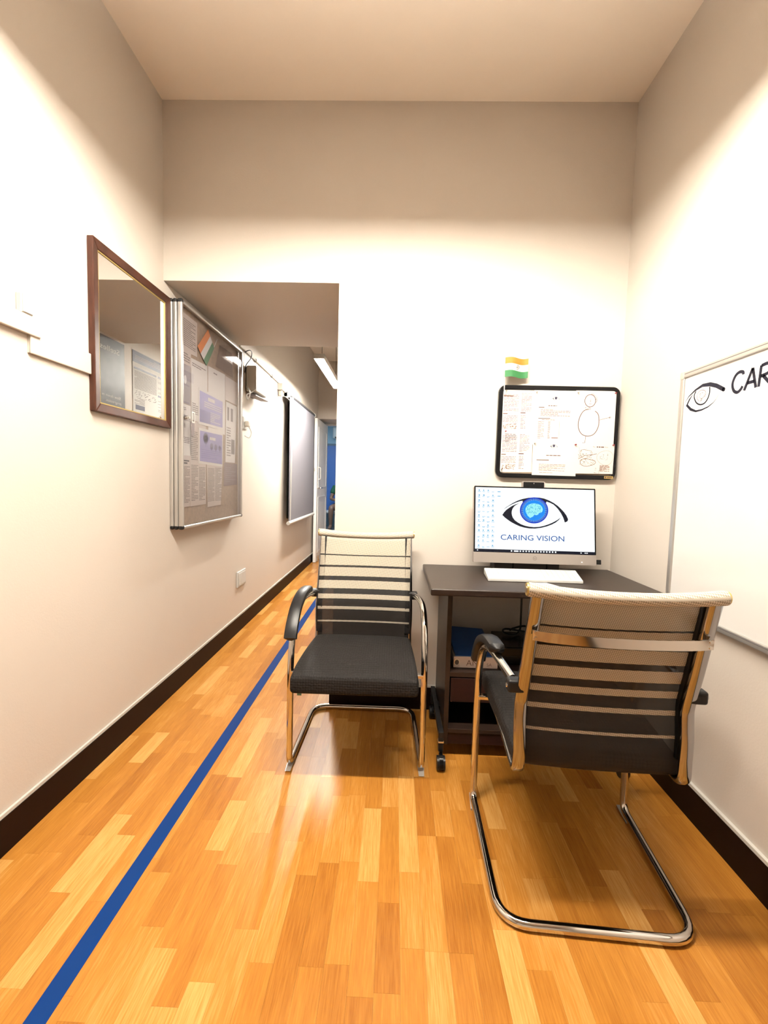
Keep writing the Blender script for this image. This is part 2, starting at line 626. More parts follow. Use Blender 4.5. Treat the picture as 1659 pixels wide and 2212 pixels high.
FL = lambda x, y=0, z=0: Fr((x, y, z), (0, 1, 0), (0, 0, 1))      # on the left wall, seen from the room: u=+y, v=z
FRW = lambda x, y=0, z=0: Fr((x, y, z), (0, -1, 0), (0, 0, 1))    # on a wall to the right: u=-y
FB = lambda y, x=0, z=0: Fr((x, y, z), (1, 0, 0), (0, 0, 1))      # on the back wall: u=x


def struct(name, mb, m, label, cat):
    return tag(obj(name, mb, m), label, cat, kind='structure')


# ------------------------------------------------------------------ the setting
T = 0.1
struct('wall_left', MB().box(XL - T, XL, YR - T, YE + 0.05, -0.05, H + 0.05), m_wall,
       'long cream wall on the left with mirror and notice board', 'wall')
struct('wall_right', MB().box(XR, XR + T, YR - T, YB + 0.3, -0.05, H + 0.05), m_wall,
       'cream wall on the right carrying the whiteboard', 'wall')
struct('wall_back', MB().box(XO, XR, YB, YS, -0.05, H + 0.05).box(XL, XO, YB, YS, ZO, H + 0.05), m_wall,
       'cream back wall behind the desk with a deep header over the corridor', 'wall')
struct('wall_rear', MB().box(XL - T, XR + T, YR - T, YR, -0.05, H + 0.05), m_wall,
       'plain cream wall behind the viewer', 'wall')
struct('wall_corridor', MB().box(XO, XO + T, YS, YE + 0.05, -0.05, HC + 0.05), m_wall,
       'cream right-hand wall of the corridor hung with posters', 'wall')
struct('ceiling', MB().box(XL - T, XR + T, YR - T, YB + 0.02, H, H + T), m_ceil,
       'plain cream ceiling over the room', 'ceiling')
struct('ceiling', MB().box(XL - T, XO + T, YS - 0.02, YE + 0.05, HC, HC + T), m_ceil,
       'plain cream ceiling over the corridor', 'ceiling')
DX0, DX1, DZ = -1.105, -0.36, 1.975
struct('wall_end', MB().box(XL, XO, 6.32, YE, 2.0, HC).box(DX1 + 0.03, XO, YE - 0.06, YE + 0.05, 0, 2.0), m_wall,
       'cream lintel and wall piece at the corridor end above the open door', 'wall')
struct('trim_1', MB().box(XL, DX0, YE - 0.03, YE + 0.05, 0, 2.0).box(DX1, DX1 + 0.035, YE - 0.03, YE + 0.05, 0, 2.0)
       .box(DX0, DX1, YE - 0.03, YE + 0.05, DZ, 2.0), m_doorp, 'pale door frame at the end of the corridor', 'door frame')
# room beyond the door
struct('wall_far', MB().box(-2.6, 0.5, YF, YF + T, 0, HC), m_farwall, 'pale blue far wall of the room beyond the door', 'wall')
struct('wall_far', MB().box(-2.7, -2.6, YE + 0.05, YF + T, 0, HC), m_farwall, 'pale blue side wall of the room beyond, on its left', 'wall')
struct('wall_far', MB().box(0.5, 0.6, YE + 0.05, YF + T, 0, HC), m_farwall, 'pale blue side wall of the room beyond, on its right', 'wall')
struct('wall_far', MB().box(-2.6, XL - T, YE - 0.05, YE + 0.05, 0, HC).box(XO + T, 0.5, YE - 0.05, YE + 0.05, 0, HC).box(XL - T, XO + T, YE + 0.0502, YE + 0.0602, 2.0, HC), m_farwall,
       'pale blue inner side of the door wall in the room beyond', 'wall')
struct('ceiling', MB().box(-2.7, 0.6, YE + 0.05, YF + T, HC, HC + T), m_ceil, 'ceiling of the room beyond the door', 'ceiling')
pan = thing('trim_2', 'bright blue panelling low on the far wall of the room beyond', 'panel', (-1.0, YF - 0.02, 0.34), kind='structure')
obj('panel_sheet', MB().box(-2.55, 0.45, YF - 0.02, YF, 0.36, 1.98), m_bluewall, pan)
obj('top_rail', MB().box(-2.55, 0.45, YF - 0.035, YF, 1.98, 2.03), mat('rail_grey', (0.08, 0.14, 0.2), 0.5), pan)
obj('bottom_rail', MB().box(-2.55, 0.45, YF - 0.035, YF, 0.30, 0.36), m_white, pan)

# floor: slab + strips
fl = tag(obj('floor', MB().box(-2.7, XR + T, YR - T, YF + T, -0.06, -0.008), mat('floor_screed', (0.12, 0.05, 0.015), 0.7)),
         'orange oak strip flooring running along the room and corridor', 'floor', kind='structure')
PW = 0.0592
strips = []
row = 0
LENS = (0.21, 0.28, 0.35, 0.42)
rowx = [0.101 + k * PW for k in range(-50, 18)]
TONES = (0.20, 0.32, 0.40, 0.46, 0.5, 0.56, 0.64, 0.78)


def fits(x0, x1, y0, y1):
    xm = (x0 + x1) / 2
    if y1 <= YB:
        return XL < x1 and x0 < XR
    return XL < x1 and x0 < XO


for x0 in rowx:
    x1 = x0 + PW
    y = YR - random.random() * 0.4
    last = None
    while y < YE + 0.05:
        L = random.choice(LENS)
        t = random.choice([q for q in TONES if q != last])
        last = t
        a0, a1 = max(x0, XL), min(x1, XR)
        b0, b1 = max(y, YR), min(y + L, YE + 0.05)
        if a1 - a0 > 0.004 and b1 - b0 > 0.01:
            if b0 >= YB and a0 >= XO - 0.001:
                pass
            elif b1 > YB and a1 > XO:
                if a0 >= XO:
                    strips.append((a0, a1, b0, min(b1, YB), t))
                elif b0 < YB:
                    strips.append((a0, a1, b0, b1, t))     # runs under the jamb
                else:
                    strips.append((a0, XO, b0, b1, t))
            else:
                strips.append((a0, a1, b0, b1, t))
        y += L
strips = [s for s in strips if s[3] - s[2] > 0.01]
GAP = 0.00012


def strip_mesh(lx, ly):
    key = (round(lx, 4), round(ly, 4))
    if key in strip_mesh.c:
        return strip_mesh.c[key]
    m = MB().box(GAP, lx - GAP, GAP, ly - GAP, -0.008, 0.0)
    me = bpy.data.meshes.new('floor_strip')
    me.from_pydata(m.v, [], m.f)
    me.materials.append(m_wood)
    strip_mesh.c[key] = me
    return me


strip_mesh.c = {}


def seen(s):
    xm, ym = (s[0] + s[1]) / 2, (s[2] + s[3]) / 2
    if s[3] < 0.82:
        return 1e9 + abs(ym)
    if ym > YB:           # only a sliver of the corridor floor shows beside the chair
        if xm > -0.29 or xm / ym > -0.13:
            return 1e6 + ym
    if ym > 2.0 and xm > 0.3:
        return 1e5
    return math.hypot(xm, ym)


strips.sort(key=seen)
for i, s in enumerate(strips[:300]):
    o = bpy.data.objects.new('floor_strip', strip_mesh(s[1] - s[0], s[3] - s[2]))
    COL.objects.link(o)
    o.location = (s[0], s[2], 0)
    o['tone'] = s[4]
    o.parent = fl
rest = MB()
tones = []
for s in strips[300:]:
    rest.box(s[0] + GAP, s[1] - GAP, s[2] + GAP, s[3] - GAP, -0.008, 0.0)
    tones += [s[4]] * 8
ro = obj('floor_strips', rest, m_wood, fl)
at = ro.data.attributes.new('tone', 'FLOAT', 'POINT')
at.data.foreach_set('value', tones)
ro['kind'] = 'stuff'
struct('floor', MB().box(-2.6, 0.5, YE + 0.05, YF, -0.008, 0.0), mat('far_tiles', (0.2, 0.22, 0.25), 0.4),
       'grey floor of the room beyond the door', 'floor')

# skirting
HB = 0.112


def skirting(name, label, segs, capsegs):
    b = thing(name, label, 'baseboard', (segs[0][0], segs[0][2], 0), kind='structure')
    mb, mc = MB(), MB()
    for s in segs:
        mb.box(*s, 0.0, HB)
    for s in capsegs:
        mc.box(*s, HB, HB + 0.011)
    obj('skirting_tile', mb, m_base, b)
    obj('lit_cap_strip', mc, m_cap, b)


skirting('baseboard_left', 'dark brown skirting with a white top line along the left wall',
         [(XL, XL + 0.011, YR, YE - 0.04)], [(XL, XL + 0.008, YR, YE - 0.04)])
skirting('baseboard_right', 'dark brown skirting with a pale ledge along the right wall',
         [(XR - 0.012, XR, YR, YB)], [(XR - 0.011, XR, YR, YB)])
skirting('baseboard_back', 'dark brown skirting along the back wall behind the desk',
         [(XO, XR - 0.012, YB - 0.011, YB)], [(XO, XR - 0.012, YB - 0.008, YB)])
skirting('baseboard_corridor', 'dark brown skirting along the right side of the corridor',
         [(XO - 0.011, XO, YB - 0.011, YE - 0.04)], [(XO - 0.008, XO, YB - 0.008, YE - 0.04)])

# blue tape
tag(obj('floor_tape', MB().box(-0.735, -0.688, YR + 0.02, 6.6, 0.0, 0.0006), m_tape),
    'blue tape line stuck along the wooden floor', 'tape')

# ------------------------------------------------------------------ lamps


def batten(name, label, x0, x1, y0, y1, z, zc, md, mu, wires, along, skirt=0.055):
    """suspended trough: a tube under an opaque reflector; light leaves below the reflector's rim"""
    t = thing(name, label, 'ceiling lamp', ((x0 + x1) / 2, (y0 + y1) / 2, z))
    e = 0.004
    hb = MB().box(x0, x1, y0, y1, z + skirt - e, z + skirt)
    hb.box(x0, x0 + e, y0, y1, z, z + skirt - e).box(x1 - e, x1, y0, y1, z, z + skirt - e)
    hb.box(x0 + e, x1 - e, y0, y0 + e, z, z + skirt - e).box(x0 + e, x1 - e, y1 - e, y1, z, z + skirt - e)
    obj('reflector', hb, m_offwhite, t)
    xm, ym = (x0 + x1) / 2, (y0 + y1) / 2
    zt = z + 0.020
    r = 0.019
    ends = [(x0 + 0.02, ym, zt), (x1 - 0.02, ym, zt)] if along == 'x' else [(xm, y0 + 0.02, zt), (xm, y1 - 0.02, zt)]
    obj('tube', MB().tube(ends, r, 16), md, t, True)
    for p in ends:
        obj('lamp_holder', MB().box(p[0] - 0.008, p[0] + 0.008, p[1] - 0.008, p[1] + 0.008, zt + 0.0, z + skirt - e), m_white, t)
    if mu:
        zs = z + skirt
        obj('top_trough', MB().box(x0, x1, y0, y0 + e, zs, zs + 0.055).box(x0, x1, y1 - e, y1, zs, zs + 0.055)
            .box(x0, x0 + e, y0 + e, y1 - e, zs, zs + 0.055).box(x1 - e, x1, y0 + e, y1 - e, zs, zs + 0.055), m_blackpl, t)
        obj('top_diffuser', MB().box(x0 + .06, x1 - .06, y0 + .05, y1 - .05, zs, zs + 0.006), mu, t)
    for wx, wy in wires:
        obj('hanging_wire', MB().tube([(wx, wy, z + skirt), (wx, wy, zc)], 0.0022, 6), m_blackpl, t)
    return t


batten('pendant_lamp', 'long suspended lamp hanging across the room above the viewer', -0.75, 0.65, 0.83, 1.01, 2.375, H,
       m_lamp_dn, m_lamp_up, [(-0.6, 0.85), (0.5, 0.85), (-0.6, 0.99), (0.5, 0.99)], 'x')
batten('batten_lamp', 'glowing suspended tube lamp near the corridor ceiling', -0.735, -0.645, 3.84, 5.06, 2.17, HC,
       m_lamp_co, None, [(-0.69, 4.0), (-0.69, 4.9)], 'y', 0.042)
batten('batten_lamp', 'cool white lamp on the ceiling of the room beyond the door', -2.1, -0.9, 8.7, 8.8, 2.6, HC,
       m_lamp_fa, None, [(-1.9, 8.75), (-1.1, 8.75)], 'x')  # unseen lamp, added to brighten the far room

# ------------------------------------------------------------------ chairs


def chair(label, loc, rz, s, group='striped mesh chairs', pads=(-1, 1)):
    """local: x right, y forward, origin at the rear floor bar; s shifts the seat shell along y"""
    t = thing('mesh_chair', label, 'chair', loc, rz, group)
    W = dict(world=False)
    R = 0.0125
    path = []
    left = [(-0.222, 0.13 + s * 0.6, 0.618), (-0.243, 0.22, 0.628), (-0.255, 0.31, 0.618), (-0.258, 0.385, 0.575),
            (-0.259, 0.435, 0.49), (-0.259, 0.452, 0.38), (-0.259, 0.455, 0.22), (-0.259, 0.455, 0.10)]
    lp = smoothpath(left, 5)
    floorp = [(-0.259, 0.455, 0.09), (-0.259, 0.455, R + 0.001), (-0.243, 0.0, R + 0.001), (0.243, 0.0, R + 0.001), (0.259, 0.455, R + 0.001), (0.259, 0.455, 0.09)]
    fp = fillet(floorp, [0, 0.055, 0.08, 0.08, 0.055, 0], 7)
    path = lp + fp + [Vector((-p.x, p.y, p.z)) for p in reversed(lp)]
    obj('sled_frame', MB().tube(path, R, 12), m_chrome, t, True, **W)
    for sg in (-1, 1):
        # arm pad follows the top of the arm
        pp = [Vector((sg * -p[0], p[1], p[2])) for p in []]
        pts = smoothpath([(sg * 0.243, 0.195, 0.652), (sg * 0.252, 0.285, 0.650), (sg * 0.258, 0.37, 0.616), (sg * 0.260, 0.432, 0.560), (sg * 0.260, 0.462, 0.512)], 5)
        k = len(pts)
        mb = MB()
        vs, fs = [], []
        n = 10
        for i, p in enumerate(pts):
            q = i / (k - 1)
            endf = min(1.0, math.sqrt(max(0.0, 1 - (2 * q - 1) ** 10)) + 0.25)
            wd = (0.0235 + 0.003 * q) * endf
            th = 0.015 * endf
            tt = (pts[min(k - 1, i + 1)] - pts[max(0, i - 1)]).normalized()
            nn = Vector((1, 0, 0)).cross(tt).normalized()
            for j in range(n):
                a = 2 * math.pi * j / n
                ca, sa = math.cos(a), math.sin(a)
                vs.append(p + Vector((1, 0, 0)) * wd * math.copysign(abs(ca) ** 0.6, ca) + nn * th * math.copysign(abs(sa) ** 0.6, sa))
        for i in range(k - 1):
            for j in range(n):
                a, b = i * n + j, i * n + (j + 1) % n
                fs.append((a, b, b + n, a + n))
        fs += [tuple(range(n - 1, -1, -1)), tuple((k - 1) * n + j for j in range(n))]
        if sg in pads:
            obj('arm_pad', mb.add(vs, fs), m_blackpl, t, True, **W)
        yb = 0.118 + s
        br = obj('arm_bracket', MB().box(min(sg * 0.198, sg * 0.243), max(sg * 0.198, sg * 0.243), yb - 0.022 + (0.012 if s == 0 else 0.02), yb + 0.03, 0.60, 0.634), m_blackpl, t, bev=0.007, seg=3, **W)
        obj('bolt', MB().tube([(sg * 0.2, yb + 0.01, 0.617), (sg * 0.246, yb + 0.01, 0.617)], 0.006, 8), m_chrome, br, True, **W)
        # back rail, one piece with the seat rail
        rail = smoothpath([(sg * 0.198, 0.052 + s, 0.872), (sg * 0.200, 0.078 + s, 0.78), (sg * 0.202, 0.105 + s, 0.68)], 4)[:-1] + \
            smoothpath([(sg * 0.202, 0.105 + s, 0.68), (sg * 0.204, 0.131 + s, 0.592), (sg * 0.205, 0.134 + s, 0.56), (sg * 0.206, 0.129 + s, 0.50), (sg * 0.204, 0.127 + s, 0.445)], 4)[:-1] + \
            fillet([(sg * 0.204, 0.127 + s, 0.445), (sg * 0.206, 0.128 + s, 0.385), (sg * 0.206, 0.25 + s, 0.392), (sg * 0.206, 0.48 + s, 0.402)], [0, 0.035, 0.2, 0], 6)
        rl = obj('back_rail', MB().sweep(rail, 0.032, 0.020, rnd=0.85), m_chrome_dk, t, True, **W)
        # dark piping strip where the mesh is held in the rail
        inner = [Vector((p.x - sg * 0.004, p.y + 0.0165, p.z)) for p in rail if p.z > 0.43]
        obj('edge_strip', MB().sweep(inner, 0.025, 0.015), m_blackpl, rl, **W)
        obj('floor_glide', MB().hexa([(sg * 0.259 + a, y, z) for (a, y, z) in
            ((-0.011, 0.455, 0.0005), (0.011, 0.455, 0.0005), (0.013, 0.40, 0.0005), (-0.013, 0.40, 0.0005), (-0.010, 0.484, 0.004), (0.010, 0.484, 0.004), (0.014, 0.40, 0.006), (-0.014, 0.40, 0.006))]), m_glide, t, **W)
        obj('seat_bracket', MB().box(min(sg * 0.2, sg * 0.258), max(sg * 0.2, sg * 0.258), 0.437, 0.463, 0.378, 0.392), m_chrome, t, bev=0.003, **W)
    # cross bar behind the back with screws
    cb = []
    for k in range(13):
        q = -1 + 2 * k / 12
        cb.append((q * 0.204, 0.072 + s - 0.014 - 0.012 * (1 - q * q) ** 0.5 * (1 if abs(q) < 1 else 0), 0.775 - 0.006 * (1 - q * q)))
    vs, fs = [], []
    for i, (x, y, z) in enumerate(cb):
        vs += [(x, y - 0.0025, z - 0.012), (x, y + 0.0025, z - 0.012), (x, y + 0.0025, z + 0.012), (x, y - 0.0025, z + 0.012)]
    for i in range(12):
        for j in range(4):
            a, b = 4 * i + j, 4 * i + (j + 1) % 4
            fs.append((a, b, b + 4, a + 4))
    fs += [(3, 2, 1, 0), (48, 49, 50, 51)]
    bar = obj('cross_bar', MB().add(vs, fs), m_chrome, t, True, **W)
    for sg in (-1, 1):
        for dz in (-0.007, 0.007):
            y0 = 0.072 + s - 0.0165
            obj('screw', MB().tube([(sg * 0.197, y0, 0.775 + dz), (sg * 0.197, y0 - 0.004, 0.775 + dz)], 0.0042, 8), m_chrome, bar, True, **W)
    # mesh back: follows the rails, sags a little between them
    prof = smoothpath([(0.052 + s, 0.872), (0.078 + s, 0.78), (0.105 + s, 0.68), (0.133 + s, 0.58), (0.130 + s, 0.50), (0.128 + s, 0.43), (0.145 + s, 0.398), (0.20 + s, 0.396)], 5) if False else None
    P = [Vector((0, a, b)) for a, b in ((0.052 + s, 0.872), (0.078 + s, 0.78), (0.105 + s, 0.68), (0.131 + s, 0.59), (0.131 + s, 0.51), (0.122 + s, 0.44), (0.128 + s, 0.396), (0.175 + s, 0.386))]
    prof = smoothpath(P, 5)
    ln = [0]
    for i in range(1, len(prof)):
        ln.append(ln[-1] + (prof[i] - prof[i - 1]).length)
    nx = 14
    mb = MB()
    for i, p in enumerate(prof):
        tv = min(1.0, ln[i] / 0.49)
        hw = 0.207
        for j in range(nx + 1):
            q = -1 + 2 * j / nx
            sag = 0.012 * (1 - q * q)
            z = p.z - (0.012 * (1 - q * q) * max(0, 1 - tv * 4))
            mb.v.append((q * hw, p.y + 0.0262 - sag * 0.8, z))
            mb.uv[len(mb.v) - 1] = ((q + 1) / 2, tv)
    for i in range(len(prof) - 1):
        for j in range(nx):
            a = i * (nx + 1) + j
            mb.f.append((a, a + 1, a + nx + 2, a + nx + 1))
    bk = obj('backrest', mb, m_mesh, t, True, ang=60, **W)
    bk.visible_shadow = True
    sm = bk.modifiers.new('thickness', 'SOLIDIFY')
    sm.thickness = 0.0016
    # rolled top edge
    rp, rr = [], []
    for k in range(25):
        q = -1 + 2 * k / 24
        e = abs(q) ** 6
        rp.append((q * 0.2205, 0.054 + s - 0.006 * (1 - q * q), 0.885 - 0.010 * (1 - q * q) + 0.001 * e))
        rr.append(0.0150 + 0.0035 * abs(q) ** 3)
    rr[0] *= 0.93; rr[-1] *= 0.93
    mb = MB().tube(rp, rr, 14)
    for i in range(len(mb.v)):
        mb.uv[i] = ((i // 14) / 24.0, 0.13 * (i % 14) / 14)
    tr = obj('top_roll', mb, m_roll, t, True, ang=60, **W)
    for sg in (-1, 1):
        obj('end_ring', MB().tube([(sg * 0.2205, 0.054 + s, 0.886), (sg * 0.2245, 0.054 + s, 0.886)], 0.0155, 14), m_gold, tr, True, **W)
        obj('end_cap', MB().tube([(sg * 0.2245, 0.054 + s, 0.886), (sg * 0.226, 0.054 + s, 0.886)], 0.0085, 12), m_steelpin, tr, True, **W)
    # seat cushion
    y0, y1 = 0.155 + s, 0.605 + s * 0.5
    st = MB()
    NX, NY = 10, 12
    top, bot = [], []
    for j in range(NY + 1):
        v = j / NY
        yy = y0 + (y1 - y0) * v
        zt = 0.438 + 0.018 * math.sin(v * math.pi * 0.75) - 0.012 * max(0, v - 0.8) * 5 * v
        zb = 0.392 - 0.022 * v
        hw = 0.214 + 0.016 * v
        for i in range(NX + 1):
            u = -1 + 2 * i / NX
            top.append((u * hw, yy, zt - 0.006 * abs(u) ** 4))
            bot.append((u * hw, yy, zb))
    n = (NX + 1) * (NY + 1)
    st.v = top + bot
    W1 = NX + 1
    for j in range(NY):
        for i in range(NX):
            a = j * W1 + i
            st.f.append((a, a + 1, a + W1 + 1, a + W1))
            st.f.append((n + a, n + a + W1, n + a + W1 + 1, n + a + 1))
    for i in range(NX):
        st.f.append((i, n + i, n + i + 1, i + 1))
        a = NY * W1 + i
        st.f.append((a, a + 1, n + a + 1, n + a))
    for j in range(NY):
        a = j * W1
        st.f.append((a, a + W1, n + a + W1, n + a))
        a = j * W1 + NX
        st.f.append((a, n + a, n + a + W1, a + W1))
    obj('seat', st, m_seat, t, True, bev=0.016, seg=4, ang=180, **W)
    return t


ch_far = chair('striped mesh office chair facing forward beside the corridor opening', (-0.131, 2.104, 0), math.pi + 0.006, 0.0, pads=(1,))
chair('striped mesh office chair seen from behind, pushed up to the desk', (0.541, 1.046, 0), -0.058, -0.08)

obj('green_tag', MB().box(-0.338, -0.322, 1.545, 1.5465, 0.345, 0.385), mat('tag_green', (0.2, 0.42, 0.3), 0.6), ch_far)

# ------------------------------------------------------------------ desk
d = thing('computer_desk', 'dark brown computer desk on castors against the back wall', 'desk', (0.59, 1.87, 0))
ZT = 0.735
obj('desktop', MB().box(0.143, 1.035, 1.625, 2.128, ZT - 0.026, ZT), m_desk, d, bev=0.005, seg=3)
lp = obj('side_panel', MB().box(0.224, 0.243, 1.75, 2.11, 0.057, ZT - 0.026), m_desk, d, bev=0.0015)
obj('cam_fitting', MB().tube([(0.243, 1.83, 0.605), (0.249, 1.83, 0.605)], 0.008, 12), m_white, lp, True)
obj('side_panel', MB().box(0.885, 0.904, 1.75, 2.11, 0.057, ZT - 0.026), m_desk, d, bev=0.0015)
obj('shelf', MB().box(0.243, 0.885, 1.75, 2.09, 0.344, 0.364), m_desk, d, bev=0.0015)
obj('bottom_board', MB().box(0.243, 0.885, 1.75, 2.09, 0.107, 0.124), m_desk, d, bev=0.0015)
obj('plinth', MB().box(0.243, 0.885, 1.755, 1.772, 0.057, 0.107), m_drawer, d, bev=0.0015)
obj('back_panel', MB().box(0.243, 0.885, 2.075, 2.09, 0.124, 0.344), m_desk, d)
obj('divider', MB().box(0.60, 0.618, 1.75, 2.075, 0.124, 0.344), m_desk, d)
dw = obj('drawer', MB().box(0.248, 0.597, 1.752, 1.77, 0.238, 0.339), m_drawer, d, bev=0.002)
obj('drawer_box', MB().box(0.255, 0.59, 1.77, 2.05, 0.240, 0.32), m_drawer, dw)
for sg, xa, xb in ((1, 0.199, 0.219), (-1, 0.91, 0.93)):
    rl = obj('foot_rail', MB().box(xa, xb, 1.69, 2.09, 0.118, 0.142).box(xa, xb, 1.69, 1.712, 0.062, 0.118).box(xa, xb, 2.062, 2.084, 0.062, 0.118)
             .box(min(xa, 0.904 if sg < 0 else 0.219), max(xb, 0.224 if sg > 0 else 0), 1.9, 1.95, 0.12, 0.14), m_blackpl, d, bev=0.002)
    obj('collar', MB().box(xa - 0.001, xb + 0.001, 1.689, 1.713, 0.098, 0.104), m_alu, rl)
    for yc in (1.675, 2.06):
        c = obj('castor', MB().tube([(xa - 0.006, yc, 0.027), (xa + 0.007, yc, 0.027)], 0.027, 18).tube([(xb - 0.007, yc, 0.027), (xb + 0.006, yc, 0.027)], 0.027, 18), m_blackpl, d, True)
        obj('castor_hood', MB().tube([(xa + 0.003, yc, 0.03), (xb - 0.003, yc, 0.03)], 0.031, 16).box(xa + 0.004, xb - 0.004, yc + 0.005, yc + 0.03, 0.045, 0.07), m_blackgl, c, True)

# things on the desk ------------------------------------------------
mon = thing('all_in_one_computer', 'silver all-in-one computer on the desk showing an eye logo', 'computer', (0.63, 2.03, ZT))
tilt = math.radians(9)
FM = Fr((0.63, 1.962, 0.782), (1, 0, 0), (0, math.sin(tilt), math.cos(tilt)))
MW, MH = 0.272, 0.345
obj('back_shell', MB().prism(FM, rrect(-MW, 0, MW, MH, 0.006), -0.032, -0.004), m_silver, mon)
sf = obj('front_frame', MB().prism(FM, rrect(-MW, 0.0, MW, 0.046, 0.004), -0.004, 0.003), m_silver, mon)
obj('bezel', MB().prism(FM, rrect(-MW, 0.046, MW, MH, 0.004), -0.004, 0.001), m_blackgl, mon)
lg = MB()
ring(FM, [(0.0125 * 0 + 0.0085 * math.cos(a * math.pi / 12), 0.024 + 0.0085 * math.sin(a * math.pi / 12)) for a in range(24)],
     [(0.0074 * math.cos(a * math.pi / 12), 0.024 + 0.0074 * math.sin(a * math.pi / 12)) for a in range(24)], 0.003, 0.0034, lg)
lg.text(FM, 'hp', 0.0, 0.0215, 0.0065, 0.0034, 'C')
obj('maker_badge', lg, m_ink_gr, sf)
obj('power_light', disc(MB(), FM, 0.208, 0.013, 0.003, 0.003, 0.0036, 10), emit_mat('led', (1, 1, 1), 1.2), sf)
S0, S1, T0, T1 = -MW + 0.006, MW - 0.006, 0.048, MH - 0.006      # picture area
SW, SH = S1 - S0, T1 - T0
scr = obj('screen', MB().prism(FM, [(S0, T0), (S1, T0), (S1, T1), (S0, T1)], 0.001, 0.0016), m_scr, mon)
HZ = 0.0019


def sp(px, py):
    """picture coordinates of the logo crop -> screen plane"""
    return S0 + SW * ((1070 + px / 9.759 - 1031) / 253.0), T1 - SH * ((1060 + py / 9.759 - 1055 - (1070 + px / 9.759 - 1031) * 0.026) / 139.0)


UPPER = [(125, 495), (260, 380), (400, 290), (500, 240), (600, 205), (720, 180), (840, 170), (950, 176), (1050, 195), (1150, 235), (1250, 290), (1330, 348), (1400, 415), (1460, 480),
         (1510, 550), (1545, 630), (1540, 660), (1520, 682), (1475, 700), (1465, 660), (1445, 600), (1400, 510), (1340, 420), (1290, 365), (1240, 320), (1170, 285), (1100, 260), (1085, 300),
         (1000, 330), (840, 340), (700, 320), (605, 300), (600, 242), (540, 255), (480, 275), (390, 315), (300, 365), (210, 425)]
LOWER = [(180, 545), (215, 490), (260, 440), (320, 395), (380, 355), (460, 318), (545, 292), (480, 325), (440, 350), (410, 385), (390, 420), (377, 465), (375, 510), (383, 555), (400, 600),
         (440, 655), (500, 700), (570, 740), (650, 770), (740, 790), (840, 800), (950, 793), (1050, 770), (1140, 740), (1230, 700), (1320, 650), (1400, 590), (1350, 650), (1290, 700),
         (1200, 748), (1100, 785), (980, 815), (860, 830), (740, 827), (640, 810), (540, 782), (450, 740), (370, 697), (300, 650), (235, 600)]
BRAIN = [(660, 440), (665, 400), (690, 355), (730, 325), (780, 305), (850, 298), (920, 310), (970, 335), (1005, 375), (1022, 420), (1015, 465), (985, 495), (940, 505), (925, 535), (885, 550),
         (845, 535), (820, 575), (790, 590), (755, 608), (735, 585), (705, 560), (690, 525), (668, 490)]
obj('logo_lids', MB().poly(FM, [sp(*p) for p in reversed(UPPER)], HZ).poly(FM, [sp(*p) for p in reversed(LOWER)], HZ), m_scr_dark, scr)


def ell(cx, cy, rx, ry, n=48):
    return [sp(cx + rx * math.cos(2 * math.pi * k / n), cy - ry * math.sin(2 * math.pi * k / n)) for k in range(n)]


obj('logo_iris', MB().poly(FM, ell(840, 447, 296, 276), HZ + 0.0003), m_scr_blue, scr)
tk = MB()
for k in range(72):
    a = 2 * math.pi * k / 72
    tk.stroke(FM, [sp(840 + rr * math.cos(a), 447 - rr * 0.935 * math.sin(a)) for rr in (225, 272)], 0.0009, HZ + 0.0009)
obj('logo_ticks', tk, m_scr_cy, scr)
obj('logo_iris_core', MB().poly(FM, ell(840, 447, 232, 216), HZ + 0.0006), m_scr_mid, scr)
obj('logo_brain', MB().poly(FM, [sp(*p) for p in reversed(BRAIN)], HZ + 0.0009), m_scr_cy, scr)
fo = MB()
rb = random.Random(3)
for k in range(46):
    bx, by = rb.uniform(690, 990), rb.uniform(325, 525)
    if by > 480 and bx > 900:
        continue
    a = rb.uniform(0, 6.28)
    pts = []
    for q in range(5):
        pts.append(sp(bx, by))
        a += rb.uniform(-1.3, 1.3)
        bx += 14 * math.cos(a); by += 12 * math.sin(a)
    fo.stroke(FM, pts, 0.0012, HZ + 0.0012)
obj('brain_folds', fo, m_scr_teal, scr)
tx = MB()
u0, v0 = sp(150, 1068)
u1, _ = sp(1465, 1090)
tx.text(FM, 'CARING VISION', u0, v0 + 0.001, 0.0245, HZ, width=u1 - u0, bold=0.004)
obj('logo_text', tx, m_scr_txt, scr)
tb = MB().rect(FM, S0, T0, S1, T0 + 0.012, HZ)
obj('taskbar', tb, m_scr_dark, scr)
ti = MB()
for k in range(16):
    uu = S0 + SW * (0.30 + 0.0245 * k)
    if k == 1:
        ti.poly(FM, rrect(uu, T0 + 0.003, uu + 0.022, T0 + 0.009, 0.003), HZ + 0.0004)
    elif k != 2:
        ti.poly(FM, rrect(uu, T0 + 0.003, uu + 0.0065, T0 + 0.0095, 0.002), HZ + 0.0004)
for uu in (0.015, 0.88, 0.915, 0.93):
    ti.rect(FM, S0 + SW * uu, T0 + 0.004, S0 + SW * uu + 0.006, T0 + 0.008, HZ + 0.0004)
obj('taskbar_icons', ti, m_scr, scr)
ic = MB()
ri = random.Random(5)
for c in range(4):
    for r in range(12):
        uu, vv = S0 + SW * (0.018 + 0.039 * c), T1 - SH * (0.03 + 0.078 * r)
        if ri.random() < 0.75:
            ic.rect(FM, uu + 0.003, vv - 0.008, uu + 0.003 + ri.uniform(0.004, 0.008), vv - 0.002, HZ)
        ic.rect(FM, uu, vv - 0.0125, uu + ri.uniform(0.010, 0.015), vv - 0.0105, HZ)
        if ri.random() < 0.5:
            ic.rect(FM, uu + 0.001, vv - 0.016, uu + ri.uniform(0.007, 0.012), vv - 0.0142, HZ)
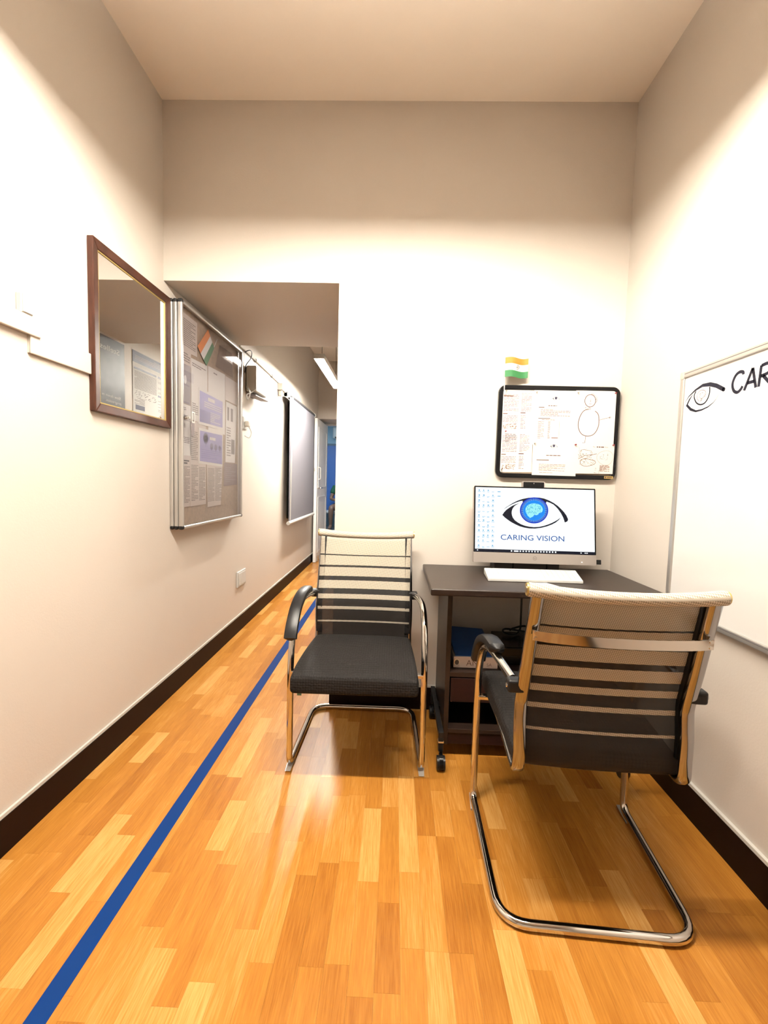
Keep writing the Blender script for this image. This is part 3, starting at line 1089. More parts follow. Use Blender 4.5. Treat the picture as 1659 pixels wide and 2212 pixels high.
for vv in (0.03, 0.1):
    ic.rect(FM, S0 + SW * 0.185, T1 - SH * vv - 0.012, S0 + SW * 0.185 + 0.014, T1 - SH * vv - 0.008, HZ)
obj('desktop_icons', ic, m_scr_ic, scr)
wc = obj('webcam', MB().prism(FM, rrect(-0.054, MH - 0.002, 0.047, MH + 0.027, 0.003), -0.02, -0.002), m_silver, mon)
obj('webcam_face', MB().prism(FM, rrect(-0.050, MH, 0.043, MH + 0.0235, 0.002), -0.002, 0.0), m_blackgl, wc)
obj('lens', disc(MB(), FM, -0.003, MH + 0.017, 0.0025, 0.0, 0.0006, 12), m_ink_gr, wc)
st = obj('stand', MB().box(0.46, 0.755, 2.0, 2.09, ZT, 0.80), m_speaker, mon, bev=0.004)
for xx in (0.545, 0.697):
    obj('stand_seam', MB().box(xx - 0.002, xx + 0.002, 1.9985, 2.0, ZT + 0.001, 0.797), m_blackgl, st)
tag(obj('usb_dongle', MB().prism(FM, rrect(MW + 0.001, 0.005, MW + 0.026, 0.026, 0.002), -0.022, -0.008), m_blackpl),
    'small black plug sticking out of the computer\'s right side', 'dongle')

kb = thing('keyboard', 'slim white keyboard in front of the computer', 'keyboard', (0.59, 1.85, ZT))
K = [(0.389, 1.788), (0.777, 1.793), (0.797, 1.926), (0.398, 1.921)]
kz0 = ZT + 0.0003
obj('case', MB().hexa([(*K[0], kz0), (*K[1], kz0), (*K[2], kz0 + 0.004), (*K[3], kz0 + 0.004), (*K[0], 0.747), (*K[1], 0.747), (*K[2], 0.765), (*K[3], 0.765)]), m_white, kb, bev=0.002)


def kp(a, b, h):
    p0 = Vector((*K[0], 0.747)).lerp(Vector((*K[1], 0.747)), a)
    p1 = Vector((*K[3], 0.765)).lerp(Vector((*K[2], 0.765)), a)
    p = p0.lerp(p1, b)
    return Vector((p.x, p.y, p.z + h))


for r in range(5):
    ncol = 18
    c = 0
    while c < ncol:
        wd = 6 if (r == 0 and c == 4) else 1
        a0, a1 = 0.02 + 0.96 * c / ncol + 0.002, 0.02 + 0.96 * (c + wd) / ncol - 0.002
        b0, b1 = 0.05 + 0.9 * r / 5 + 0.01, 0.05 + 0.9 * (r + 1) / 5 - 0.01
        obj('key', MB().hexa([kp(a0, b0, 0.0), kp(a1, b0, 0.0), kp(a1, b1, 0.0), kp(a0, b1, 0.0), kp(a0 + .002, b0 + .01, .0022), kp(a1 - .002, b0 + .01, .0022), kp(a1 - .002, b1 - .01, .0022), kp(a0 + .002, b1 - .01, .0022)]), m_white, kb)
        c += wd
tag(obj('paper_slip', MB().hexa([(0.565, 1.72, ZT + .0003), (0.655, 1.725, ZT + .0003), (0.625, 1.785, ZT + .0003), (0.56, 1.78, ZT + .0003), (0.565, 1.72, ZT + .002), (0.655, 1.725, ZT + .002), (0.625, 1.785, ZT + .002), (0.56, 1.78, ZT + .002)]), m_paper),
    'small white slip of paper on the desk in front of the keyboard', 'paper')

# things on the desk's shelf -----------------------------------------
bd = thing('ring_binder', 'white ring binder lying on the shelf under the desk, spine forward', 'binder', (0.35, 1.93, 0.364))
sp_o = obj('spine', MB().box(0.262, 0.445, 1.795, 1.80, 0.3645, 0.411), mat('cream_card', (1.15, 0.95, 0.86), 0.6), bd, bev=0.0015)
obj('cover', MB().box(0.262, 0.445, 1.80, 2.06, 0.408, 0.411).box(0.262, 0.445, 1.80, 2.06, 0.3645, 0.368), m_paper_w, bd)
obj('pages', MB().box(0.27, 0.44, 1.81, 2.05, 0.369, 0.407), m_paper, bd)
FS = FB(1.7948)
obj('handwriting', MB().text(FS, 'AN', 0.315, 0.374, 0.026, 0.0004, bold=-0.02).text(FS, 'SA', 0.40, 0.374, 0.014, 0.0004, bold=-0.02), m_ink_br, sp_o)
rg = MB()
ring(FS, [(0.2755 + 0.0115 * math.cos(a * math.pi / 10), 0.388 + 0.014 * math.sin(a * math.pi / 10)) for a in range(20)],
     [(0.2755 + 0.009 * math.cos(a * math.pi / 10), 0.388 + 0.011 * math.sin(a * math.pi / 10)) for a in range(20)], 0.0, 0.002, rg)
obj('finger_ring', rg, m_alu, sp_o)
obj('finger_hole', disc(MB(), FS, 0.2755, 0.388, 0.009, 0.0, 0.0006, 16, 0.011), m_ink_gr, sp_o)
tag(obj('document_folder', MB().hexa([(0.270, 1.802, 0.4114), (0.44, 1.802, 0.4114), (0.435, 2.085, 0.4114), (0.266, 2.085, 0.4114),
                                      (0.270, 1.802, 0.415), (0.44, 1.802, 0.415), (0.435, 2.085, 0.437), (0.266, 2.085, 0.446)]), m_bluefold),
    'deep blue folder lying on top of the white binder', 'folder')
ub = thing('power_box', 'black box on the shelf under the desk beside the blue folder', 'box', (0.56, 1.95, 0.364))
obj('case', MB().box(0.468, 0.70, 1.84, 2.05, 0.3645, 0.441), m_blackgl, ub, bev=0.006, seg=3)
obj('front_seam', MB().box(0.475, 0.69, 1.8388, 1.84, 0.40, 0.402), m_blackpl, ub)
cp = [(0.60, 2.04, 0.705), (0.603, 2.04, 0.60), (0.604, 2.04, 0.50), (0.60, 2.03, 0.462), (0.57, 1.99, 0.449), (0.53, 1.97, 0.455), (0.51, 1.99, 0.460), (0.53, 2.02, 0.462), (0.58, 2.0, 0.463), (0.63, 1.97, 0.466), (0.66, 1.99, 0.47), (0.62, 2.03, 0.475), (0.56, 2.0, 0.472), (0.54, 1.98, 0.470)]
tag(obj('power_cable', MB().tube(smoothpath(cp, 7), 0.0045, 8), m_blackpl, None, True),
    'black cable hanging under the desk and coiled on the black box', 'cable')

# ------------------------------------------------------------------ small pin board on the back wall


def sheet(name, label, fr, quad, mats=None, cat='paper', group=None, m=m_paper, th=0.0006, h=0.0):
    """a flat sheet with corners TL TR BR BL in frame units"""
    t = thing(name, label, cat, fr.p(*quad[3], h), 0.0, group)
    mb = MB().prism(fr, [quad[3], quad[2], quad[1], quad[0]], h, h + th)
    obj('sheet', mb, m, t)
    return t


def lines(mb, fr, u0, v0, u1, v1, n, h, rnd, fill=0.5, ragged=True, gaps=True):
    """n lines of printed words in a box (v1 top)"""
    dv = (v1 - v0) / n
    for i in range(n):
        vv = v1 - dv * (i + 1) + dv * (1 - fill) / 2
        end = u1 if (not ragged or rnd.random() < 0.7) else u0 + (u1 - u0) * rnd.uniform(0.4, 0.95)
        u = u0
        while u < end - 0.002:
            wl = rnd.uniform(0.006, 0.02) if gaps else end - u0
            e = min(end, u + wl)
            mb.rect(fr, u, vv, e, vv + dv * fill, h)
            u = e + 0.0025
    return mb


def eye2d(u, v, wd):
    """the eye mark: polygons in plane units, centred at u,v"""
    k = wd / 1420.0
    f = lambda p: (u + (p[0] - 840) * k, v - (p[1] - 480) * k)
    return [f(p) for p in reversed(UPPER)], [f(p) for p in reversed(LOWER)], k


pb = thing('pin_board', 'black-framed pin board covered with papers above the computer', 'notice board', (0.757, YB, 1.17))
FBO = FB(2.121)
BX0, BX1, BZ0, BZ1 = 0.474, 1.040, 1.166, 1.600
mb = MB()
ring(FBO, rrect(BX0, BZ0, BX1, BZ1, 0.034, 7), rrect(BX0 + 0.021, BZ0 + 0.021, BX1 - 0.021, BZ1 - 0.021, 0.014, 7), -0.0205, 0.003, mb)
fo = obj('frame', mb, m_blackgl, pb, True, bev=0.003)
obj('cork_panel', MB().prism(FBO, rrect(BX0 + 0.015, BZ0 + 0.015, BX1 - 0.015, BZ1 - 0.015, 0.012), -0.0195, -0.003), m_felt, pb)
sk = obj('maker_sticker', MB().prism(FBO, [(0.986, 1.172), (1.028, 1.172), (1.028, 1.184), (0.986, 1.184)], 0.003, 0.0036), m_gold, fo)
obj('sticker_print', disc(MB(), FBO, 0.992, 1.178, 0.004, 0.0036, 0.0039, 10).rect(FBO, 0.998, 1.1755, 1.022, 1.180, 0.0038), m_ink_br, sk)
rn = random.Random(11)
h0 = -0.003
# left column, two text pages
for lab, zt, zb, hh in (('text page pinned at the top left of the small board', 1.578, 1.384, 0.0), ('text page pinned at the bottom left of the small board', 1.386, 1.191, 0.0012)):
    t = sheet('printed_page', lab, FBO, [(0.491, zt), (0.642, zt + 0.002), (0.646, zb + 0.003), (0.488, zb)], h=h0 + hh, group='papers on the small pin board')
    hp = h0 + hh + 0.0009
    a = MB()
    lines(a, FBO, 0.500, zt - 0.10, 0.570, zt - 0.02, 11, hp, rn, 0.32)
    lines(a, FBO, 0.498, zt - 0.152, 0.568, zt - 0.118, 5, hp, rn, 0.32)
    lines(a, FBO, 0.582, zt - 0.10, 0.630, zt - 0.012, 13, hp, rn, 0.3)
    lines(a, FBO, 0.582, zt - 0.18, 0.606, zt - 0.115, 9, hp, rn, 0.3)
    obj('print', a, m_ink_lt, t)
    b = MB()
    b.rect(FBO, 0.498, zt - 0.113, 0.520, zt - 0.109, hp)
    b.rect(FBO, 0.580, zt - 0.108, 0.604, zt - 0.104, hp)
    lines(b, FBO, 0.512, zt - 0.055, 0.565, zt - 0.012, 6, hp + 0.0001, rn, 0.4) if hh else b.rect(FBO, 0.498, zt - 0.03, 0.545, zt - 0.026, hp)
    obj('headings', b, m_ink_br, t)
    c = MB()
    for k in range(60):
        uu, vv = rn.uniform(0.498, 0.562), rn.uniform(zt - 0.183, zt - 0.158)
        c.rect(FBO, uu, vv, uu + rn.uniform(0.002, 0.008), vv + 0.002, hp)
    obj('figure_print', c, m_ink_lt, t)
# middle column
for lab, q, hh in (('logo page with a table pinned at the top middle of the small board', [(0.640, 1.584), (0.838, 1.584), (0.836, 1.325), (0.640, 1.325)], 0.0024),
                   ('logo page hanging over the lower frame at the bottom middle', [(0.644, 1.336), (0.842, 1.336), (0.851, 1.180), (0.645, 1.181)], 0.0072)):
    t = sheet('printed_page', lab, FBO, q, h=h0 + hh, group='papers on the small pin board')
    hp = h0 + hh + 0.0009
    zt = q[0][1]
    U, Lw, k = eye2d(0.742, zt - 0.042 if hh < 0.005 else zt - 0.017, 0.034)
    a = MB().poly(FBO, U, hp).poly(FBO, Lw, hp)
    obj('logo', a, m_ink, t)
    obj('logo_iris', disc(MB(), FBO, 0.742, (zt - 0.0413 if hh < 0.005 else zt - 0.0163), 0.0058, hp, hp + 0.0003, 16), m_navy, t)
    b = MB()
    zz = zt - 0.076 if hh < 0.005 else zt - 0.061
    lines(b, FBO, 0.708, zz - 0.003, 0.775, zz + 0.003, 1, hp, rn, 0.6)
    b.rect(FBO, 0.664, zz - 0.010 if hh < 0.005 else zz - 0.024, 0.69 if hh < 0.005 else 0.722, zz - 0.0065 if hh < 0.005 else zz - 0.0205, hp)
    if hh < 0.005:
        b.rect(FBO, 0.664, zz - 0.061, 0.72, zz - 0.058, hp)
    obj('headings', b, m_ink_br, t)
    c = MB()
    if hh < 0.005:
        lines(c, FBO, 0.674, zz - 0.050, 0.812, zz - 0.016, 6, hp, rn, 0.4)
        lines(c, FBO, 0.680, zz - 0.068, 0.77, zz - 0.064, 1, hp, rn, 0.6)
        lines(c, FBO, 0.664, zz - 0.155, 0.694, zz - 0.072, 15, hp, rn, 0.35)
        lines(c, FBO, 0.711, zz - 0.155, 0.722, zz - 0.072, 15, hp, rn, 0.4)
        c.rect(FBO, 0.730, zz - 0.152, 0.760, zz - 0.148, hp)
        c.rect(FBO, 0.764, zz - 0.155, 0.765, zz - 0.07, hp)
    else:
        lines(c, FBO, 0.676, zz - 0.074, 0.80, zz - 0.040, 7, hp, rn, 0.35)
        lines(c, FBO, 0.68, zz - 0.083, 0.795, zz - 0.080, 1, hp, rn, 0.6)
    obj('print', c, m_ink_lt, t)
# right column: child drawing and map page
t = sheet('drawing', 'hand-drawn round stick figure pinned at the top right of the small board', FBO, [(0.833, 1.585), (1.021, 1.585), (1.026, 1.32), (0.836, 1.32)], h=h0 + 0.0048, group='papers on the small pin board', cat='drawing')
hp = h0 + 0.0048 + 0.0009
kx = 0.00207


def dp(zx, zy):   # zoomed drawing coordinates -> board plane
    return 0.838 + (zx - 490) * 0.183 / 895.0, 1.585 - (zy - 225) * 0.255 / 1180.0


g = MB()
cir = [dp(797 + 122 * math.cos(a * math.pi / 16), 460 - 132 * math.sin(a * math.pi / 16)) for a in range(33)]
g.stroke(FBO, cir, 0.0030, hp)
g.stroke(FBO, [dp(*p) for p in ((806, 430), (805, 490))], 0.0018, hp)
g.stroke(FBO, [dp(*p) for p in ((775, 530), (830, 530))], 0.0016, hp)
body = [(775, 645), (695, 662), (640, 705), (595, 780), (565, 870), (555, 960), (565, 1050), (600, 1130), (660, 1190), (740, 1217), (820, 1217), (900, 1190), (960, 1130), (1000, 1050), (1022, 960), (1020, 870), (1010, 790), (975, 720), (920, 680)]
g.stroke(FBO, [(p.x, p.y) for p in smoothpath([(*dp(*p), 0) for p in body], 4)], 0.0030, hp)
for seg in ([(775, 600), (780, 612)], [(690, 605), (695, 660), (770, 622), (690, 605)], [(770, 615), (815, 618), (822, 632), (805, 648), (770, 640)], [(1030, 870), (1150, 835), (1245, 815)],
            [(1245, 815), (1270, 790)], [(1245, 815), (1295, 800)], [(1245, 815), (1275, 830)], [(738, 1217), (728, 1368), (672, 1368)], [(920, 490), (940, 485), (955, 430), (935, 400), (925, 440)]):
    g.stroke(FBO, [dp(*p) for p in seg], 0.0016, hp)
for k in range(8):
    xx = 812 + k * 18
    yy = 328 + k * k * 1.6
    g.stroke(FBO, [dp(xx, yy), dp(xx + 10, yy - 30)], 0.0012, hp)
obj('pen_lines', g, m_ink_br, t)
t = sheet('printed_page', 'illustrated river map page pinned at the bottom right of the small board', FBO, [(0.842, 1.334), (1.026, 1.334), (1.024, 1.195), (0.848, 1.193)], h=h0 + 0.0060, group='papers on the small pin board')
hp = h0 + 0.0060 + 0.0009
g = MB().text(FBO, 'The', 0.925, 1.3175, 0.0052, hp).text(FBO, 'River', 0.982, 1.3175, 0.0052, hp)
lines(g, FBO, 0.943, 1.317, 0.977, 1.323, 1, hp, rn, 0.8)
obj('title', g, m_ink_br, t)
g, g2 = MB(), MB()


def blob(cx, cy, rx, ry, n, wd, mbx, j=0.25):
    pts = []
    for k in range(n + 1):
        a = 2 * math.pi * (k % n) / n
        q = 1 + j * math.sin(3 * a + cx * 50)
        pts.append((cx + rx * q * math.cos(a), cy + ry * q * math.sin(a)))
    mbx.stroke(FBO, pts, wd, hp)


blob(0.985, 1.270, 0.038, 0.034, 24, 0.0009, g, 0.05)
blob(0.893, 1.287, 0.028, 0.020, 20, 0.0014, g, 0.12)
blob(0.903, 1.246, 0.036, 0.017, 20, 0.0022, g, 0.08)
for k in range(40):
    uu, vv = rn.uniform(0.868, 0.935), rn.uniform(1.232, 1.262)
    g.stroke(FBO, [(uu, vv), (uu + rn.uniform(-.008, .008), vv + rn.uniform(-.004, .004))], 0.0012, hp)
g.stroke(FBO, [(0.86, 1.262), (0.89, 1.279), (0.93, 1.284), (0.945, 1.288)], 0.0022, hp)
lines(g, FBO, 0.962, 1.205, 1.008, 1.235, 7, hp, rn, 0.6)
for k in range(60):
    uu, vv = rn.uniform(0.858, 0.922), rn.uniform(1.262, 1.312)
    g2.stroke(FBO, [(uu, vv), (uu + rn.uniform(-.006, .006), vv + rn.uniform(-.005, .005))], 0.0013, hp + 0.0001)
for cx, cy in ((0.962, 1.268), (0.978, 1.275), (0.993, 1.272), (0.94, 1.212), (0.962, 1.212), (0.89, 1.25)):
    for k in range(7):
        uu, vv = cx + rn.uniform(-.006, .006), cy + rn.uniform(-.014, .014)
        g2.stroke(FBO, [(uu, vv), (uu + rn.uniform(-.005, .005), vv + rn.uniform(-.005, .005))], 0.0013, hp + 0.0001)
obj('map_print', g, m_ink_lt, t)
obj('figure_print', g2, m_ink_gr, t)

for lab, x, z, m in (('brown pin at the top left corner of the small board', 0.508, 1.571, m_steelpin), ('small steel pin at the top left of the logo table page', 0.650, 1.568, m_steelpin),
                     ('small steel pin between the logo page and the stick figure drawing', 0.842, 1.570, m_steelpin), ('red pin at the top right corner of the stick figure drawing', 1.014, 1.571, m_red),
                     ('red pin at the left edge between the two text pages', 0.512, 1.383, m_red), ('small steel pin at the top left of the lower logo page', 0.652, 1.329, m_steelpin),
                     ('red pin between the lower logo page and the river map', 0.842, 1.328, m_red), ('red pin at the top right corner of the river map page', 1.018, 1.330, m_red),
                     ('brown pin at the bottom left corner of the small board', 0.501, 1.200, m_steelpin)):
    p = thing('push_pin', lab, 'pin', (x, 2.118, z), group='pins on the small board')
    yq = 2.121 - h0 - 0.0085
    obj('pin_head', MB().tube([(x, yq, z), (x, yq - 0.003, z), (x, yq - 0.006, z), (x, yq - 0.0085, z)], [0.0034, 0.0024, 0.003, 0.0034], 10), m, p, True)
    obj('pin_needle', MB().tube([(x, yq + 0.008, z), (x, yq, z)], 0.0006, 5), m_steelpin, p)

# little flag stuck behind the board frame
ff = thing('small_flag', 'small orange, white and green flag stuck above the pin board', 'flag', (0.493, 2.105, 1.57))
obj('stick', MB().tube([(0.497, 2.112, 1.560), (0.4925, 2.107, 1.726)], 0.0024, 8), m_white, ff, True)


def flagband(z0, z1):
    mb = MB()
    n = 14
    for i in range(n + 1):
        q = i / n
        x = 0.4935 + 0.109 * q
        y = 2.104 - 0.010 * math.sin(q * 5.6)
        dz = 0.0025 * math.sin(q * 6.0 + 0.5)
        mb.v += [(x, y, z0 + dz), (x, y, z1 + dz), (x, y - 0.0006, z1 + dz), (x, y - 0.0006, z0 + dz)]
    for i in range(n):
        for j in range(4):
            a, b = 4 * i + j, 4 * i + (j + 1) % 4
            mb.f.append((a, b, b + 4, a + 4))
    mb.f += [(3, 2, 1, 0), (4 * n, 4 * n + 1, 4 * n + 2, 4 * n + 3)]
    return mb


obj('orange_band', flagband(1.6915, 1.7200), m_orange, ff, True)
wb_ = obj('white_band', flagband(1.6610, 1.6915), m_clothw, ff, True)
obj('green_band', flagband(1.6310, 1.6610), m_green, ff, True)
FF = FB(2.0995)
wh = MB()
ring(FF, [(0.548 + 0.0105 * math.cos(a * math.pi / 12), 1.676 + 0.0105 * math.sin(a * math.pi / 12)) for a in range(24)],
     [(0.548 + 0.009 * math.cos(a * math.pi / 12), 1.676 + 0.009 * math.sin(a * math.pi / 12)) for a in range(24)], 0.0, 0.0005, wh)
for k in range(12):
    a = k * math.pi / 6
    wh.stroke(FF, [(0.548, 1.676), (0.548 + 0.009 * math.cos(a), 1.676 + 0.009 * math.sin(a))], 0.0008, 0.0004)
obj('wheel', wh, m_ink_gr, wb_)

# ------------------------------------------------------------------ whiteboard on the right wall
wbd = thing('whiteboard', 'large whiteboard with an aluminium frame on the right wall', 'whiteboard', (XR, 1.05, 0.68))
FW = FRW(1.033)
WU0, WU1, WV0, WV1 = -1.668, -0.46, 0.684, 1.553
pan = obj('writing_surface', MB().prism(FW, [(WU0 + .01, WV0 + .01), (WU1 - .01, WV0 + .01), (WU1 - .01, WV1 - .01), (WU0 + .01, WV1 - .01)], -0.016, -0.003), m_whiteboard, wbd)
for nm, q in (('frame_profile', (WU0 + 0.012, WV0, WU1 - 0.012, WV0 + 0.022)), ('frame_profile', (WU0 + 0.012, WV1 - 0.022, WU1 - 0.012, WV1)),
              ('frame_profile', (WU0, WV0 + 0.012, WU0 + 0.022, WV1 - 0.012)), ('frame_profile', (WU1 - 0.022, WV0 + 0.012, WU1, WV1 - 0.012))):
    f = obj(nm, MB().prism(FW, [(q[0], q[1]), (q[2], q[1]), (q[2], q[3]), (q[0], q[3])], -0.018, 0.003), m_alu_lt, wbd, bev=0.004, seg=3)
    if q[2] - q[0] > 0.1:
        vm = (q[1] + q[3]) / 2
        obj('groove', MB().rect(FW, q[0], vm + 0.002, q[2], vm + 0.0045, 0.0032), m_ink_gr, f)
for u, v in ((WU0, WV0), (WU0, WV1), (WU1, WV0), (WU1, WV1)):
    su, sv = (1 if u < -1 else -1), (1 if v < 1 else -1)
    a, b = sorted((u - su * 0.001, u + su * 0.024)), sorted((v - sv * 0.001, v + sv * 0.024))
    obj('corner_piece', MB().prism(FW, rrect(a[0], b[0], a[1], b[1], 0.008), -0.018, 0.0042), m_alu, wbd, True)
HW = -0.0026
mk = MB()


up = [((-1.641, 1.443), 0.001), ((-1.62, 1.462), 0.0035), ((-1.589, 1.477), 0.0065), ((-1.553, 1.486), 0.0105), ((-1.517, 1.482), 0.0135), ((-1.487, 1.471), 0.0135), ((-1.467, 1.46), 0.0135), ((-1.453, 1.452), 0.013)]
mk.stroke(FW, [p for p, _ in up], [q for _, q in up], HW)
disc(mk, FW, *up[-1][0], 0.0068, HW - 0.0004, HW, 14)
lo = [((-1.598, 1.467), 0.0006), ((-1.616, 1.45), 0.006), ((-1.628, 1.432), 0.011), ((-1.606, 1.414), 0.01), ((-1.578, 1.403), 0.007), ((-1.549, 1.403), 0.0055), ((-1.519, 1.408), 0.004), ((-1.495, 1.418), 0.002), ((-1.482, 1.429), 0.0011), ((-1.473, 1.441), 0.0008)]
mk.stroke(FW, [p for p, _ in lo], [q for _, q in lo], HW)
iri = [(-1.585, 1.473), (-1.592, 1.46), (-1.589, 1.447), (-1.578, 1.432), (-1.561, 1.423), (-1.543, 1.422), (-1.529, 1.429), (-1.519, 1.444), (-1.516, 1.461), (-1.518, 1.474)]
mk.stroke(FW, [(p.x, p.y) for p in smoothpath([(*p, 0) for p in iri], 4)], 0.005, HW)
obj('eye_drawing', mk, m_marker, pan)
br = MB()
bo = [(-1.565, 1.435), (-1.576, 1.446), (-1.577, 1.459), (-1.569, 1.468), (-1.554, 1.471), (-1.539, 1.465), (-1.533, 1.455), (-1.539, 1.447), (-1.551, 1.443), (-1.554, 1.437), (-1.561, 1.43)]
br.stroke(FW, [(p.x, p.y) for p in smoothpath([(*p, 0) for p in bo], 3)], 0.0013, HW)
for k in range(9):
    a0_ = bo[(k * 3) % len(bo)]
    cx_, cy_ = sum(p[0] for p in bo) / len(bo), sum(p[1] for p in bo) / len(bo)
    p_ = (a0_[0] * .6 + cx_ * .4, a0_[1] * .6 + cy_ * .4)
    br.stroke(FW, [p_, (p_[0] + .005, p_[1] + .003 * (-1) ** k), (p_[0] + .008, p_[1] - .003)], 0.0011, HW)
obj('brain_sketch', br, m_ink_br, pan)
# hand lettering, brush strokes; letter cell 0.044 wide x 0.060 high
LET = {'C': [[(1, .82), (.95, .95), (.6, 1), (.25, .85), (.05, .5), (.2, .15), (.55, .0), (.85, .1), (1, .25)]],
       'A': [[(0, 0), (.62, 1)], [(.62, 1), (1, 0)], [(.22, .33), (.85, .33)]],
       'R': [[(.05, 0), (.15, 1)], [(.15, .97), (.7, 1), (.95, .8), (.75, .55), (.15, .48)], [(.35, .48), (1, 0)]],
       'I': [[(.5, 0), (.55, 1)]], 'N': [[(.05, 0), (.1, 1)], [(.1, 1), (.9, 0)], [(.9, 0), (.95, 1)]],
       'G': [[(1, .82), (.6, 1), (.2, .8), (.05, .5), (.2, .12), (.6, 0), (.95, .15), (.95, .45), (.6, .45)]],
       'V': [[(0, 1), (.5, 0)], [(.5, 0), (1, 1)]], 'S': [[(.95, .85), (.5, 1), (.1, .78), (.5, .52), (.92, .25), (.5, 0), (.05, .15)]],
       'O': [[(.5, 1), (.1, .75), (.1, .25), (.5, 0), (.9, .25), (.9, .75), (.5, 1)]]}
lt = MB()
u = -1.419
for chx in 'CARING VISION':
    if chx == ' ':
        u += 0.03
        continue
    for s_ in LET[chx]:
        pts = [(u + 0.043 * x, 1.431 + 0.060 * y) for x, y in s_]
        if len(pts) > 2:
            pts = [(p.x, p.y) for p in smoothpath([(*p, 0) for p in pts], 4)]
        lt.stroke(FW, pts, 0.0098, HW)
    u += 0.028 if chx == 'I' else 0.0505
obj('lettering', lt, m_marker, pan)

# ------------------------------------------------------------------ mirror on the left wall
mi = thing('wall_mirror', 'brown wood framed mirror on the left wall', 'mirror', (XL, 1.88, 1.36))
FMI = FL(-1.118)
MU0, MU1, MV0, MV1 = 1.612, 2.158, 1.362, 1.986
fw_ = 0.034
for q in (((MU0, MV0), (MU1, MV0), (MU1 - fw_, MV0 + fw_), (MU0 + fw_, MV0 + fw_)), ((MU0, MV1), (MU0 + fw_, MV1 - fw_), (MU1 - fw_, MV1 - fw_), (MU1, MV1)),
          ((MU0, MV0), (MU0 + fw_, MV0 + fw_), (MU0 + fw_, MV1 - fw_), (MU0, MV1)), ((MU1, MV0), (MU1, MV1), (MU1 - fw_, MV1 - fw_), (MU1 - fw_, MV0 + fw_))):
    cu, cv = (MU0 + MU1) / 2, (MV0 + MV1) / 2
    vs = [FMI.p(*p, -0.0165) for p in q]
    hs = [0.008 if (abs(p[0] - cu) > (MU1 - MU0) / 2 - 0.002 or abs(p[1] - cv) > (MV1 - MV0) / 2 - 0.002) else 0.003 for p in q]
    vs += [FMI.p(*p, hh) for p, hh in zip(q, hs)]
    fs = [(3, 2, 1, 0), (4, 5, 6, 7), (0, 1, 5, 4), (1, 2, 6, 5), (2, 3, 7, 6), (3, 0, 4, 7)]
    obj('frame_moulding', MB().add(vs, fs), m_brownwood, mi, bev=0.003, seg=2)
mb = MB()
a0, a1, b0, b1 = MU0 + fw_, MU1 - fw_, MV0 + fw_, MV1 - fw_
ring(FMI, [(a0, b0), (a1, b0), (a1, b1), (a0, b1)], [(a0 + .0045, b0 + .0045), (a1 - .0045, b0 + .0045), (a1 - .0045, b1 - .0045), (a0 + .0045, b1 - .0045)], -0.004, 0.000, mb)
obj('gold_slip', mb, m_gold, mi)
obj('mirror_pane', MB().prism(FMI, [(a0 + .0005, b0 + .0005), (a1 - .0005, b0 + .0005), (a1 - .0005, b1 - .0005), (a0 + .0005, b1 - .0005)], -0.012, -0.003), m_mirror, mi)

# posters on the corridor's right side, seen in the mirror
FP = FRW(XO - 0.0012)


def poster_bg():
    m = mat('misty_print', (0.2, 0.2, 0.24), 0.4)
    nt, b = nodes(m)
    tc = nt.nodes.new('ShaderNodeTexCoord')
    n = nt.nodes.new('ShaderNodeTexNoise'); n.inputs['Scale'].default_value = 2.6; n.inputs['Detail'].default_value = 3
    nt.links.new(tc.outputs['Object'], n.inputs['Vector'])
    r = nt.nodes.new('ShaderNodeValToRGB')
    r.color_ramp.elements[0].position = 0.35; r.color_ramp.elements[0].color = (0.03, 0.032, 0.045, 1)
    r.color_ramp.elements[1].position = 0.65; r.color_ramp.elements[1].color = (0.14, 0.14, 0.15, 1)
    nt.links.new(n.outputs[0], r.inputs[0]); nt.links.new(r.outputs[0], b.inputs['Base Color'])
    return m


p1 = thing('wall_poster', 'misty grey-blue poster with white lettering inside the corridor opening', 'poster', (XO, 2.9, 1.2))
obj('sheet', MB().prism(FP, [(-3.133, 1.15), (-2.62, 1.15), (-2.62, 2.045), (-3.133, 2.045)], 0.0, 0.0012), poster_bg(), p1)
obj('lettering', MB().text(FP, 'Stelles', -3.075, 1.955, 0.036, 0.0016, bold=0.0, width=0.20).text(FP, 'Slow down m', -3.085, 1.652, 0.019, 0.0016, bold=0.01, width=0.20)
    .text(FP, 'progression.', -3.087, 1.618, 0.019, 0.0016, bold=0.01, width=0.165), m_white, p1)
p2 = thing('wall_poster', 'white research poster with a dark navy header in the corridor', 'poster', (XO, 3.5, 1.2))
obj('sheet', MB().prism(FP, [(-3.98, 1.2), (-3.228, 1.2), (-3.228, 2.046), (-3.98, 2.046)], 0.0, 0.0014), m_paper, p2)
# text runs towards smaller y: poster's left edge is at larger y
hd = MB().rect(FP, -3.98, 1.962, -3.228, 2.046, 0.0018)
obj('header', hd, m_navy, p2)
a = MB()
lines(a, FP, -3.93, 1.985, -3.26, 2.03, 4, 0.0022, rn, 0.35)
obj('header_text', a, m_paper_w, p2)
b = MB()
for u0_, u1_ in ((-3.55, -3.245), (-3.70 - 0.2, -3.57)):
    b.rect(FP, u0_, 1.915, u1_, 1.93, 0.0018)
b.rect(FP, -3.90, 1.765, -3.57, 1.78, 0.0018).rect(FP, -3.38, 1.62, -3.26, 1.655, 0.0018)
obj('section_bars', b, m_navy, p2)
c = MB()
lines(c, FP, -3.55, 1.77, -3.25, 1.905, 16, 0.0018, rn, 0.45)
lines(c, FP, -3.38, 1.66, -3.25, 1.71, 6, 0.0018, rn, 0.45)
lines(c, FP, -3.55, 1.4, -3.25, 1.6, 20, 0.0018, rn, 0.4)
lines(c, FP, -3.90, 1.79, -3.57, 1.90, 12, 0.0018, rn, 0.3)
